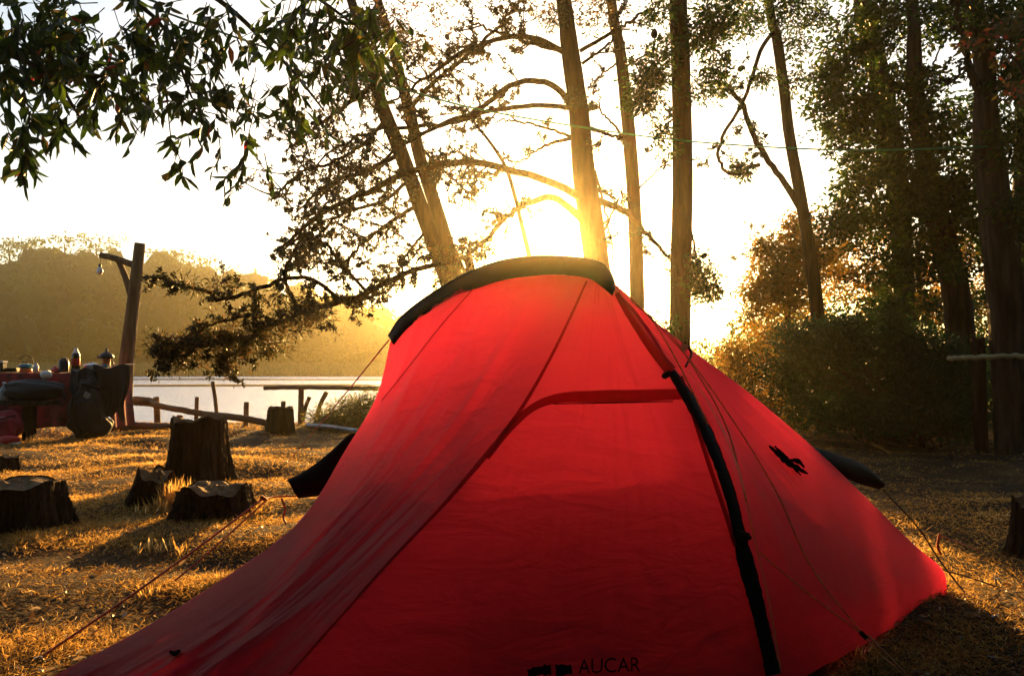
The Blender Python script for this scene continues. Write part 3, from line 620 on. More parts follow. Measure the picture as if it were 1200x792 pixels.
# --- B: the two leaning trunks left of the sun
D = 9.6
for k, (pts, wd, lab) in enumerate([([(430, 60), (446, 120), (468, 175), (490, 235), (510, 290), (530, 345), (548, 400)], [13, 17, 18, 19, 19, 20, 22], 'leaning pine trunk with leafy top, left one of the close pair behind the tent'),
                                    ([(455, 40), (470, 95), (482, 140), (492, 185), (508, 235), (525, 290), (545, 350)], [11, 13, 14, 15, 16, 16, 18], 'slimmer leaning pine trunk, right one of the close pair behind the tent')]):
    d = D + k * .35; t_ = empty('pine_tree', ground_at(pts[-1][0] + 4, d), lab, 'tree', 'pine trees by the water')
    g = MB(); p = trunk(g, pts, d, wd, top=(-.9, .2, 2.8)); kid(g, 'trunk', M['bark'], t_)
    fo = MB(); CONES.clear()
    BB = [([(452, 140, d), (425, 170, d - .3), (390, 190, d - .6), (350, 205, d - .9), (318, 235, d - 1.1)], [5, 4, 2]), ([(480, 210, d), (450, 235, d - .3), (405, 250, d - .6), (370, 280, d - .8), (350, 310, d - 1)], [5, 4, 2]), ([(440, 100, d), (410, 120, d - .3), (370, 150, d - .6), (340, 175, d - .9)], [7, 5, 2]), ([(470, 180, d), (430, 200, d - .5), (390, 215, d - 1), (345, 250, d - 1.3)], [7, 5, 2]),
          ([(490, 240, d), (455, 262, d - .4), (420, 290, d - .8), (395, 330, d - 1)], [6, 4, 2]), ([(500, 270, d), (475, 300, d - .3), (462, 330, d - .6)], [4, 3, 1.5])] if k == 0 else \
         [([(478, 130, d), (505, 100, d - .2), (535, 75, d - .4), (580, 35, d - .6), (612, 0, d - .7)], [6, 5, 2]), ([(474, 105, d), (440, 85, d - .2), (400, 95, d - .5), (375, 120, d - .7)], [5, 4, 2]),
          ([(486, 165, d), (520, 200, d - .2), (552, 225, d - .4), (560, 190, d - .4)], [4, 3, 1.5]), ([(465, 85, d), (430, 55, d - .3), (440, 20, d - .4)], [4, 3, 2])]
    for pts2, w2 in BB:
        g = MB(); p2 = bough(g, pts2, w2); twigs(g, fo, p2, .045, .42, 5, .045, .013, .05, .12, 1, .011, 1, (.12, 1)); kid(g, 'branch', M['bark'], t_)
    for (x, y, r, n) in ([(390, 150, .4, 300)] if k == 0 else [(450, 45, .45, 1300), (490, 60, .25, 500), (430, 90, .3, 500), (500, -60, 1.2, 3000)]):
        foliage(fo, at(x, y, d - .6), (r, r, r), n, .06, .022, 14, .10)
    kid(fo, 'crown', M['needle'], t_); cones(t_, CONES[:], 70)

# --- C: low spreading pine bough over the water, from a pine whose bole stands behind the tent
d = 7.4
C_ = empty('pine_tree', ground_at(560, 8.0), 'low pine bough with brown needles hanging over the water left of the tent', 'tree', 'pine trees by the water')
g = MB(); trunk(g, [(548, 300), (556, 340), (562, 400)], 8.0, [10, 13, 18]); kid(g, 'trunk', M['bark'], C_)
fo = MB(); CONES.clear()
for pts, wd, nl, ev in [
  ([(552, 300, 8.0), (520, 308, 7.9), (480, 318, 7.7), (440, 338, 7.5), (405, 352, 7.3), (360, 362, 7.1), (315, 385, 6.9), (270, 398, 6.8), (225, 405, 6.7), (190, 420, 6.6)], [6, 7, 7, 7, 6, 5, 2], 13, .05),
  ([(400, 353, 7.3), (370, 330, 7.2), (340, 325, 7.1), (300, 340, 7.0), (265, 350, 6.9), (235, 342, 6.9), (205, 334, 6.8), (176, 326, 6.8)], [5, 5, 5, 2], 5, .09),
  ([(350, 362, 7.1), (335, 330, 7.0), (345, 295, 7.0), (370, 265, 7.0), (385, 235, 7.0)], [5, 4, 2], 5, .10),
  ([(430, 342, 7.5), (400, 310, 7.3), (380, 285, 7.2), (350, 280, 7.1), (318, 300, 7.0)], [4, 4, 2], 4, .10),
  ([(300, 388, 6.9), (280, 410, 6.8), (266, 420, 6.8), (256, 432, 6.8)], [4, 3, 2], 12, .05),
  ([(330, 378, 6.9), (300, 370, 6.8), (262, 376, 6.7), (225, 392, 6.6), (196, 400, 6.6)], [4, 3, 2], 12, .05)]:
    g = MB(); p = bough(g, pts, wd); twigs(g, fo, p, ev, .22, nl, .06, .010, -.1, .16, 1, .005, 1, (.12, 1)); kid(g, 'branch', M['bark'], C_)
for (x, y, r, n) in [(200, 408, .22, 900), (240, 400, .24, 1000), (290, 392, .25, 1100), (335, 378, .22, 900), (375, 366, .18, 500), (215, 425, .16, 500), (270, 418, .18, 500), (315, 405, .16, 350), (262, 330, .14, 160), (225, 335, .10, 200), (330, 350, .16, 300), (360, 300, .2, 250)]:
    foliage(fo, at(x, y, 6.8), (r, r, r * .55), n, .065, .010, 22, .09, .35)
kid(fo, 'crown', M['needle'], C_); cones(C_, CONES[:], 70, .8)

# --- D: slim straight trunks
def simple(lab, d, pts, wd, boughs=(), blobs=(), mat='needle', bark='bark', top=(-.2, .1, 2.6), lf=(.055, .02), leafn=3, name='pine_tree', grp='pine trees by the water', cone=.2, ev=.22, clump=.12, per=24):
    t_ = empty(name, ground_at(pts[-1][0], d), lab, 'tree', grp)
    g = MB(); trunk(g, pts, d, wd, top=top); kid(g, 'trunk', M[bark], t_); fo = MB(); CONES.clear()
    if lf[0] > .07: per = 46; clump = .15
    if lf[0] > .07: blobs = [(x, y, dd_, r, int(n * .62)) for x, y, dd_, r, n in blobs]
    for q_, w2 in boughs:
        g = MB(); p2 = bough(g, [(a, b, c) for a, b, c in q_], w2); twigs(g, fo, p2, ev, .30, leafn, lf[0], lf[1], .1, cone, 1, .005, 1, (.25, 1)); kid(g, 'branch', M[bark], t_)
    for (x, y, dd_, r, n) in blobs: foliage(fo, at(x, y, dd_), (r, r, r * .85), n, lf[0], lf[1], per, clump)
    if fo.v: kid(fo, 'crown', M[mat], t_)
    if CONES: cones(t_, CONES[:], 20)
    return t_
simple('slim bare pine trunk between the big backlit pine and the thick straight one', 8.8, [(716, -5), (727, 60), (735, 130), (741, 200), (745, 270), (747, 340), (748, 400)], [12, 14, 16, 16, 17, 17, 19],
       [([(730, 80, 8.8), (760, 62, 8.8), (790, 40, 8.7)], [3, 2, 1.5]), ([(740, 170, 8.8), (722, 150, 8.7), (705, 130, 8.7), (700, 105, 8.7)], [4, 3, 1.5]), ([(745, 225, 8.8), (770, 200, 8.7), (790, 180, 8.7)], [2.5, 2, 1]), ([(728, 70, 8.8), (700, 92, 8.7), (680, 110, 8.7)], [3, 2, 1])], [(715, -70, 8.8, .8, 2200)])
simple('thick straight dark pine trunk right of the sun', 7.4, [(795, -5), (798, 80), (800, 160), (800, 240), (798, 320), (797, 420), (797, 470)], [21, 22, 23, 24, 24, 25, 29],
       [([(797, 60, 7.4), (775, 70, 7.3), (755, 90, 7.2)], [4, 3, 2]), ([(800, 130, 7.4), (778, 150, 7.3), (770, 180, 7.3)], [3, 2, 1.5]), ([(805, 40, 7.4), (830, 50, 7.3), (855, 75, 7.2)], [4, 3, 2]), ([(802, 250, 7.4), (812, 280, 7.3), (820, 320, 7.3)], [3, 3, 2])],
       [(762, 90, 7.2, .17, 1500), (752, 118, 7.2, .13, 900), (775, 60, 7.2, .14, 500), (775, 150, 7.3, .12, 350), (785, 180, 7.2, .08, 150), (825, 40, 7.2, .22, 1500), (845, 15, 7.2, .28, 1500), (835, 90, 7.2, .20, 700), (820, 110, 7.2, .15, 300), (770, 10, 7.2, .2, 500), (822, 335, 7.3, .16, 1000), (812, 315, 7.3, .1, 300), (790, 380, 7.0, .06, 120), (800, -90, 7.4, 1.0, 3500)], 'leaf_oak', lf=(.05, .02), top=(0, .1, 2.4))
simple('thin pale sapling stem leaning in front of the glowing sun', 9.2, [(556, 145), (575, 168), (592, 195), (602, 225), (611, 262), (620, 300), (632, 360)], [3, 4, 5, 5, 6, 7, 8],
       [([(592, 195, 9.2), (570, 215, 9.1), (550, 235, 9.0)], [2, 1.5, 1])], top=None, ev=.4)
simple('forked tree with a looping side branch, standing right of the thick trunk', 9.0, [(900, -5), (910, 45), (918, 100), (925, 160), (936, 220), (948, 290), (956, 350), (962, 430)], [10, 12, 12, 13, 14, 15, 17, 20],
       [([(940, 248, 9.0), (920, 215, 8.9), (898, 185, 8.8), (880, 150, 8.7), (866, 118, 8.6), (850, 98, 8.6), (835, 96, 8.5)], [8, 7, 6, 5, 3]),
        ([(908, 35, 9.0), (892, 58, 8.9), (882, 90, 8.8), (868, 125, 8.7), (852, 150, 8.6), (843, 175, 8.6), (846, 196, 8.6), (862, 203, 8.6), (888, 190, 8.7)], [5, 5, 4, 4, 4, 5])],
       [(870, 200, 8.6, .12, 350), (848, 105, 8.6, .12, 350), (893, 90, 8.7, .12, 400), (930, 60, 8.9, .2, 500), (945, 20, 8.9, .3, 900), (880, 20, 8.7, .3, 900), (915, 10, 8.8, .3, 900), (930, 95, 8.8, .18, 350), (910, -80, 9, 1.0, 3000)], 'leaf_oak', lf=(.055, .022), leafn=2, name='broadleaf_tree', grp='broadleaf trees on the right', ev=.2, clump=.10)

# --- E: the dark grove on the right
G_ = 'broadleaf trees on the right'
simple('tall dark tree trunk widest at its foot, left of the two in the dark grove', 9.4, [(1010, -5), (1025, 60), (1038, 130), (1050, 200), (1056, 270), (1060, 350), (1064, 440)], [20, 22, 25, 24, 22, 20, 22],
       [([(1050, 200, 9.4), (1010, 180, 9.2), (970, 170, 9.0)], [5, 4, 2]), ([(1035, 110, 9.4), (990, 90, 9.2), (965, 60, 9.0)], [5, 4, 2])],
       [(1000, 60, 9.0, .42, 2600), (985, 110, 9.0, .42, 3000), (1020, 130, 9.0, .45, 3200), (990, 160, 9.0, .30, 1300), (1030, 30, 9.0, .45, 2500), (965, 90, 9.0, .22, 700), (1010, 215, 9.0, .40, 2400), (985, 255, 9.0, .38, 2200), (1035, 265, 9.0, .45, 2800), (1040, 180, 9.1, .35, 2200), (1000, -70, 9.2, 1.2, 4500), (1060, 90, 9.2, .3, 1200)], 'leaf_oak', 'bark_grey', name='broadleaf_tree', grp=G_, lf=(.075, .034), leafn=2)
simple('tall dark leaning trunk in the middle of the dark grove', 8.6, [(1068, -5), (1071, 60), (1075, 130), (1086, 200), (1102, 270), (1118, 330), (1126, 400), (1130, 470)], [14, 17, 20, 25, 29, 31, 28, 30],
       [([(1080, 160, 8.6), (1060, 120, 8.5), (1035, 95, 8.4)], [5, 4, 2]), ([(1096, 240, 8.6), (1130, 200, 8.5), (1155, 190, 8.4)], [5, 4, 2]), ([(1072, 60, 8.6), (1090, 90, 8.5), (1100, 60, 8.4)], [4, 3, 2])],
       [(1085, 110, 8.4, .42, 1700), (1110, 160, 8.4, .42, 3200), (1090, 230, 8.3, .40, 2600), (1060, 210, 8.3, .32, 1800), (1125, 220, 8.4, .40, 2600), (1080, 300, 8.5, .45, 2400), (1045, 330, 8.5, .35, 1500), (1100, 20, 8.4, .40, 1500), (1130, 270, 8.6, .38, 2200), (1100, -80, 8.4, 1.2, 4500), (1145, 120, 8.4, .25, 700)], 'leaf_oak', 'bark_grey', name='broadleaf_tree', grp=G_, lf=(.075, .034), leafn=2)
simple('stout rough-barked trunk nearest the right edge, forked near the top of the picture', 7.2, [(1140, -5), (1150, 40), (1155, 90), (1156, 140), (1162, 200), (1170, 270), (1180, 350), (1188, 440), (1192, 490)], [20, 22, 22, 30, 34, 38, 42, 44, 50],
       [([(1152, 118, 7.2), (1138, 85, 7.1), (1128, 40, 7.1), (1112, -10, 7.0)], [10, 8, 6]), ([(1156, 130, 7.2), (1175, 90, 7.1), (1195, 60, 7.0)], [6, 5, 3]), ([(1150, 105, 7.2), (1130, 80, 7.1), (1118, 95, 7.1)], [5, 4, 2])],
       [(1180, 30, 7.0, .30, 1300), (1190, 90, 7.0, .25, 1000), (1195, 170, 7.0, .30, 1300), (1150, 20, 7.0, .25, 700), (1195, 250, 7.0, .25, 900), (1130, 310, 7.4, .16, 350), (1180, -80, 7.1, 1.1, 4500), (1260, 100, 7.2, .9, 4500), (1270, 300, 7.4, .9, 4500)], 'leaf_oak', 'bark_grey', name='broadleaf_tree', grp=G_, lf=(.06, .026), leafn=2)
simple('dark trunk standing half out of the frame at the far right, deepest of the grove', 8.3, [(1206, -5), (1206, 100), (1204, 200), (1200, 300), (1198, 400), (1200, 450)], [24, 26, 28, 30, 32, 34], [], [(1230, 120, 8.3, .6, 2600), (1240, 260, 8.3, .6, 2600)], 'leaf_oak', 'bark_grey', name='broadleaf_tree', grp=G_, top=(.2, 0, 2.4))
simple('slender sunlit stem with leaves tinted as if sunlit, behind the bush', 11.0, [(1040, 200), (1056, 250), (1059, 290), (1060, 330), (1062, 400)], [8, 9, 10, 10, 12],
       [([(1058, 300, 11), (1020, 318, 10.9), (985, 328, 10.8)], [4, 3, 2]), ([(1058, 270, 11), (1090, 262, 10.9), (1120, 268, 10.8)], [4, 3, 2])],
       [(1000, 320, 10.8, .55, 2400), (1040, 350, 10.8, .55, 2200), (1090, 350, 10.8, .5, 1600), (1100, 300, 10.9, .5, 1500), (1145, 350, 10.9, .5, 1500), (1150, 290, 10.9, .5, 1500), (1010, 270, 10.9, .5, 1500)], 'leaf_sun_tint', 'wood' , top=(-.1, 0, .8), name='broadleaf_tree', grp=G_, lf=(.07, .03), leafn=2)
simple('golden-lit small tree at the left edge of the grove above the bush', 10.2, [(930, 290), (926, 330), (922, 380), (920, 430)], [6, 8, 9, 11],
       [([(926, 320, 10.2), (905, 300, 10.1), (890, 285, 10.0)], [4, 3, 2])],
       [(900, 290, 10, .22, 900), (915, 315, 10, .36, 2200), (898, 335, 10, .30, 1600), (880, 345, 10, .16, 400), (935, 290, 10, .35, 1700), (925, 350, 10, .45, 2600), (950, 320, 10, .4, 1800), (885, 370, 9.8, .22, 800), (935, 262, 9.9, .20, 700), (965, 290, 9.9, .30, 1000)], 'leaf_sun_tint', 'bark', top=(.1, 0, .3), name='broadleaf_tree', grp=G_, lf=(.06, .028), leafn=3)
# sprig of red blossom at the right edge
t_ = empty('flowering_shrub', ground_at(1215, 6.0), 'flowering climber with red and yellow blooms by the top right corner', 'shrub')
g = MB(); p = cr([ground_at(1215, 6.0), at(1225, 300, 6), at(1210, 120, 6), at(1180, 60, 6), at(1135, 30, 6)], 30); tube(g, p, [.02, .008], 6); twigs(g, None, p, .2, .25, 0, cone=0, r0=.004); kid(g, 'stem', M['twig'], t_); CONES.clear()
g = MB()
for x, y, r, n in [(1172, 72, .05, 40), (1180, 98, .06, 50), (1190, 115, .05, 40), (1130, 60, .06, 40), (1195, 60, .1, 60), (1150, 45, .12, 80), (1185, 30, .14, 90)]: foliage(g, at(x, y, 6), (r, r, r), n, .055, .035, 6, .05)
kid(g, 'blossoms', M['leaf_red'], t_)

# --- F: overhanging broadleaf boughs, close above the camera
ov = empty('broadleaf_tree', (-5.6, 3.2, 0), 'leafy branches of a near broadleaf tree hanging in at the top left', 'tree')
g = MB(); tube(g, cr([(-5.6, 3.2, -.1), (-5.5, 3.2, 1.5), (-5.2, 3.3, 3.2), (-4.6, 3.5, 4.6)], 24), [.17, .13, .09], 14, True, .12); kid(g, 'trunk', M['bark'], ov)
fo = MB()
def spray(p, nleaf, L=.10, W=.031, along=(.15, 1), lit=0):
    nleaf = max(4, int(nleaf * .62))
    n = len(p); t = rng.uniform(along[0], along[1], nleaf) * (n - 1); i = np.minimum(t.astype(int), n - 2); f_ = (t - i)[:, None]
    c = p[i] * (1 - f_) + p[i + 1] * f_; tg = unit(p[i + 1] - p[i]); d = tg * .8 + rng.normal(size=(nleaf, 3)) * .55; d[:, 2] -= .55
    leaves(fo, c, d, L * rng.uniform(.55, 1.2, nleaf), W * rng.uniform(.45, 1.35, nleaf), lit + (1 - lit) * rng.random(nleaf) if lit == 0 else rng.uniform(.6, .96, nleaf))  # lit sprays draw the paler greens, sunshine put into leaf colour
main = [[(-5.2, 3.3, 3.2), at(-60, -60, 3.9), at(60, -40, 3.8), at(180, 20, 3.7), at(225, 115, 3.6)],
        [(-5.3, 3.3, 2.9), at(-80, 40, 3.6), at(0, 60, 3.5), at(60, 90, 3.4), at(95, 140, 3.4)],
        [(-4.9, 3.4, 3.8), at(120, -120, 4.2), at(260, -70, 4.1), at(360, -10, 4.0), at(430, 40, 4.0)],
        [(-4.8, 3.4, 4.0), at(100, -60, 4.4), at(240, -10, 4.4), at(330, 70, 4.3), at(380, 130, 4.2)]]
for mp_ in main:
    g = MB(); p = cr(mp_, 40); tube(g, p, [.035, .016, .005], 7, True, .1); kid(g, 'branch', M['twig'], ov)
# leafy sprays: (px, py, spread px, count, depth, leaf count)
tw = MB()
for x, y, sx, sy, n, d, nl in [(40, 30, 60, 40, 60, 3.7, 16), (130, 35, 70, 40, 60, 3.8, 15), (20, 95, 40, 45, 34, 3.5, 15), (75, 85, 40, 40, 30, 3.6, 13), (150, 90, 40, 30, 30, 3.7, 12), (220, 45, 60, 40, 42, 3.9, 13), (230, 120, 50, 30, 32, 3.7, 11),
                               (300, 45, 60, 40, 36, 4.0, 11), (370, 30, 60, 35, 46, 4.1, 13), (425, 30, 34, 28, 40, 4.1, 14), (300, 110, 50, 35, 26, 4.0, 9), (360, 100, 36, 30, 20, 4.2, 9), (425, 60, 26, 18, 14, 4.1, 11), (0, 150, 20, 30, 9, 3.5, 12)]:
    for _ in range(int(n * .64)):
        a = at(x + rng.normal() * sx * .55, y + rng.normal() * sy * .55 - 8, d + rng.normal() * .25); e = a + np.array([rng.normal() * .14, rng.normal() * .10, -.06 - rng.random() * .18])
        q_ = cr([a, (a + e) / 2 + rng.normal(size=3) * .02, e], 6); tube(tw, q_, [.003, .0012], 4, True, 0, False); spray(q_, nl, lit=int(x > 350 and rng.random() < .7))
# individual hanging sprays with clear outlines
for pts, nl in [([(100, 105, 3.5), (70, 150, 3.5), (60, 172, 3.5), (20, 200, 3.5)], 20), ([(30, 110, 3.4), (28, 150, 3.4), (32, 178, 3.4), (25, 205, 3.4)], 22), ([(110, 100, 3.6), (100, 130, 3.6), (80, 148, 3.6), (60, 158, 3.6)], 14), ([(60, 120, 3.5), (75, 150, 3.5), (90, 168, 3.5)], 12),
                 ([(150, 110, 3.6), (148, 128, 3.6), (138, 148, 3.6), (135, 158, 3.6)], 10), ([(130, 70, 3.6), (120, 95, 3.6), (112, 125, 3.6)], 16), ([(195, 110, 3.6), (200, 160, 3.6), (205, 190, 3.6), (185, 215, 3.6)], 11), ([(200, 165, 3.6), (212, 190, 3.6), (216, 225, 3.6)], 8),
                 ([(230, 120, 3.6), (240, 155, 3.6), (232, 180, 3.6), (205, 200, 3.6)], 14), ([(300, 120, 3.8), (290, 165, 3.8), (285, 195, 3.8), (270, 232, 3.8)], 22), ([(290, 180, 3.8), (275, 200, 3.8), (255, 218, 3.8)], 10), ([(310, 180, 3.8), (315, 205, 3.8), (320, 218, 3.8)], 9),
                 ([(225, 40, 3.7), (220, 110, 3.6), (200, 120, 3.6), (185, 135, 3.6)], 18), ([(340, 110, 4), (350, 140, 4), (365, 155, 4)], 12), ([(375, 90, 4), (385, 110, 4), (392, 130, 4)], 10), ([(255, 150, 3.7), (258, 180, 3.7), (250, 198, 3.7)], 8)]:
    q_ = cr([at(*a) for a in pts], 14); tube(tw, q_, [.0035, .0012], 4, True, 0, False); spray(q_, int(nl * 1.4), .10, .030, (.2, 1))
for _ in range(90):                    # the same crown, carried on unseen above the frame to cut skylight
    foliage(fo, (rng.uniform(-6.5, 2.5), rng.uniform(-.5, 5.0), rng.uniform(4.6, 7.0)), (.8, .8, .6), 260, .16, .07, 20, .35)
tw_ = kid(tw, 'twigs', M['twig'], ov); tw_['kind'] = 'stuff'; kid(fo, 'leaves', M['leaf_over'], ov)

# --- G: bushes
def bush(name, lab, blobs, mat, L, W, stems, cat='bush', per=30, cl=.13):
    c0 = blobs[0]; root = empty(name, ground_at(c0[0], c0[2]), lab, cat); g = MB(); b0 = ground_at(c0[0], c0[2])
    for (x, y, d, rx, rz, n) in blobs:
        for _ in range(stems): tube(g, cr([b0 + [rng.normal() * .25, rng.normal() * .2, -.03], (b0 + at(x, y, d)) / 2 + rng.normal(size=3) * .1, at(x, y, d) + rng.normal(size=3) * rx * .4], 8), [.014, .004], 5, True, 0, False)
    kid(g, 'stems', M['twig'], root); g = MB()
    for (x, y, d, rx, rz, n) in blobs: foliage(g, at(x, y, d), (rx, rx * .9, rz), n, L, W, per, cl, 0)
    kid(g, 'foliage', M[mat], root); return root
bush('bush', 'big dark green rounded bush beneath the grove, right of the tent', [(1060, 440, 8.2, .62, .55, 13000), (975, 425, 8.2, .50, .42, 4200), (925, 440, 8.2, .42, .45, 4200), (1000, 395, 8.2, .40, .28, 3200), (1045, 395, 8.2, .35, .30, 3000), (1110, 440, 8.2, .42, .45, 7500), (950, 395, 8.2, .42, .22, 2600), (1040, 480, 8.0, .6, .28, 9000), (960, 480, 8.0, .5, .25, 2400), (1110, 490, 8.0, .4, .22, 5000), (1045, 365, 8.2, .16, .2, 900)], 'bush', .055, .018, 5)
bush('bush', 'sunlit olive scrub at the left end of the dark bush, against the glare', [(880, 430, 8.8, .36, .36, 2600), (855, 415, 8.8, .22, .30, 1100), (905, 400, 8.8, .30, .25, 1500), (890, 470, 8.8, .36, .30, 2200), (850, 450, 8.8, .2, .3, 900), (930, 485, 8.7, .3, .25, 1200)], 'leaf_sun_tint', .055, .016, 5)
bush('shrub', 'low weedy bank of grass and scrub by the rail, against the tent\'s left edge', [(405, 490, 10.3, .40, .26, 3200), (430, 480, 10.2, .36, .28, 2600), (380, 496, 10.3, .24, .16, 1100)], 'green', .10, .010, 4, 'shrub', 24, .12)
# dark undergrowth closing the grove behind the bush
g = MB()
for _ in range(270):
    x = rng.uniform(3.5, 13); y = rng.uniform(9.8, 15); foliage(g, (x, y, rng.uniform(.1, 1.9) * min(1, (x - 2.4) / 2.4)), (.5, .5, .4), 260, .09, .04, 26, .2)
tag(g.build('undergrowth', M['leaf_oak']), 'dark tangled undergrowth filling the grove behind the bush', 'undergrowth', kind='stuff')

# unseen woodland added behind and beside the camera to cut skylight
g = MB()
for _ in range(700):
    a = rng.uniform(R(150), R(390)); r_ = rng.uniform(8.5, 15); x, y = r_ * math.cos(a), r_ * math.sin(a)
    if y > 3.2 or (x < 0 and y > -1): continue
    foliage(g, (x, y, rng.uniform(.3, 9.5)), (1.5, 1.5, 1.3), 260, .34, .2, 13, .5)
for _ in range(60): foliage(g, (rng.uniform(-7, 8), rng.uniform(-8, -1.5), rng.uniform(6, 9)), (1.3, 1.3, .8), 240, .30, .18, 13, .45)
tag(g.build('woodland', M['leaf_oak']), 'unseen woodland added behind the clearing to block skylight', 'woodland', kind='stuff')
# ------------------------------------------------------------------ lamp post
D = 9.9
lp_ = empty('lamp_post', ground_at(147, D), 'rough wooden post with a short arm and brace, standing behind the picnic table', 'lamp post')
g = MB(); tube(g, cr(P((164, 285, D), (158, 340, D), (152, 390, D), (148, 430, D)) + [ground_at(146, D) - [0, 0, .2]], 24), [pxr(12, D), pxr(15, D), pxr(17, D)], 12, True, .1); kid(g, 'post', M['wood'], lp_)
g = MB(); tube(g, cr(P((118, 299, D), (135, 303, D), (158, 311, D)), 10), [pxr(7, D), pxr(8, D)], 10, True, .12); kid(g, 'arm', M['wood'], lp_)
g = MB(); tube(g, cr(P((139, 306, D), (147, 325, D), (154, 347, D)), 10), [pxr(6, D), pxr(8, D)], 10, True, .12); kid(g, 'brace', M['wood'], lp_)
M['cupglass'] = m_plain('pale_glass', (.75, .75, .74), .15, spec=.8)
lb = empty('hanging_lantern', at(117, 318, D - .05), 'small clear bulb lantern hanging from the arm of the wooden post', 'lantern')
c = at(117, 318, D - .05); g = MB(); lathe(g, [(.001, -.045), (.03, -.035), (.042, -.008), (.034, .03), (.018, .055), (.014, .06)], c, 16); kid(g, 'bulb', M['cupglass'], lb)
g = MB(); lathe(g, [(.016, .055), (.018, .06), (.018, .085), (.012, .10), (.001, .10)], c, 12); kid(g, 'socket', M['black_plastic'], lb)
g = MB(); tube(g, [c + [0, 0, .09], at(118, 301, D - .05)], .004, 6); kid(g, 'cord', M['dark_cord'], lb)

M['rail_sun_tint'] = m_plain('sun_tinted_rail_wood', (.40, .34, .18), .6, scale=12, bump=.4, stretch=(.2, 1, 1))  # paler tone paints sunlight onto the right-hand rail
# ------------------------------------------------------------------ fence
FW = 10.5
def post(px, ytop, d, wpx, lab, lean=0, pb=None, wpt=None):
    b_ = ground_at(pb if pb is not None else px, d); t_ = at(px, ytop, d)
    g = MB(); tube(g, cr([b_ - [0, 0, .25], (b_ + t_) / 2, t_], 8), [pxr(wpx, d), pxr((wpt or wpx) * .95, d)], 9, True, .16)
    return tag(g.build('fence_post', M['railwood'], None, b_), lab, 'fence post', 'rough fence posts by the water')
for px, yt, w_, lab, kw in [(183, 465, 7, 'short round fence post just right of the picnic table, holding the sloping rail', dict(pb=187)), (231, 465, 5, 'thin fence post behind the tall stump', {}), (249, 447, 4.5, 'thin stake leaning left, tallest of the fence posts', dict(pb=258)),
                            (289, 471, 6.5, 'short fence post midway between the tall stump and the small stump', {}), (332, 470, 6, 'short fence post whose top shows above the small stump', {}), (211, 487, 7, 'lowest fence post, its top just clearing the tall stump', {})]:
    post(px, yt, FW, w_, lab, **kw)
post(353, 455, 10.7, 7, 'post carrying the level upper rail near the weedy bank')
post(363, 465, 10.75, 5, 'short stake leaning right beside the level rail\'s post', pb=352); post(383, 459, 10.75, 5.5, 'slanting stake leaning right, before the weedy bank', pb=366)
def rail(name, pts, wd, lab, cat='rail', mat='railwood', grp='fence rails by the water'):
    g = MB(); p = cr(P(*pts), 26); p += rng.normal(size=p.shape) * .004; tube(g, p, [pxr(x, pts[0][2]) for x in wd], 10, True, .12); return tag(g.build(name, M[mat], None, p[0].copy()), lab, cat, grp)
rail('fence_rail', [(150, 467, 10.4), (185, 475, 10.4), (235, 484, 10.35), (285, 490, 10.3), (318, 497, 10.3)], [8, 7, 8, 8], 'long crooked rail sloping down from the picnic table to the small stump')
rail('fence_rail', [(309, 454.5, 10.6), (345, 454, 10.6), (400, 454.5, 10.6), (450, 455, 10.6)], [5, 5, 5], 'level rail on a post, running behind the tent\'s left edge')
rail('fence_rail', [(150, 469, 10.1), (165, 470, 10.1), (179, 470, 10.1)], [10, 11, 9], 'thick short log end sticking out beside the picnic table', 'log')
rail('fence_rail', [(120, 498, 9.9), (165, 499, 9.9), (208, 500, 9.9)], [8, 9, 8], 'log lying low along the ground at the foot of the fence', 'log')
rail('fence_rail', [(1112, 420, 7.3), (1155, 418.5, 7.0), (1240, 416, 6.7)], [6, 6, 6], 'smooth sunlit rail against the stout trunk at the right edge', mat='rail_sun_tint', grp='rails under the grove')
g = MB(); b_ = ground_at(1148, 7.5); tube(g, cr([b_ - [0, 0, .2], (b_ + at(1146, 408, 7.5)) / 2, at(1146, 396, 7.5)], 8), pxr(15, 7.5), 9, True, .14); tag(g.build('fence_post', M['stump'], None, b_), 'thick dark post holding the sunlit rail under the grove', 'fence post')
rail('fence_rail', [(1120, 489, 8.9), (1160, 488.5, 8.8), (1230, 489, 8.7)], [3, 3, 3], 'low thin bright pole near the ground behind the dark post', 'pole', grp='rails under the grove')
g = MB(); p = P((360, 498, 10.0), (385, 500, 9.8), (420, 505, 9.5)); tube(g, cr(p, 10), .03, 10); tag(g.build('pipe', m_plain('galvanised', (.35, .36, .37), .4, metal=.6), None, p[0]), 'grey metal pipe lying at the foot of the weedy bank', 'pipe')
# hanging cord strung between trees
M['green_cord'] = m_plain('green_cord', (.02, .30, .10), .5, scale=30)
g = MB(); p = cr(P((120, -12, 5.2), (250, 35, 5.5), (390, 82, 5.8), (480, 107, 6.0), (560, 128, 6.3), (680, 149, 6.7), (800, 165, 7.1), (930, 174, 7.2), (1030, 176, 7.2), (1158, 172, 7.1)), 120); tube(g, p, .0075, 6)
tag(g.build('clothes_line', M['green_cord'], None, p[0].copy()), 'thin bright green line strung across between the trees', 'cord')

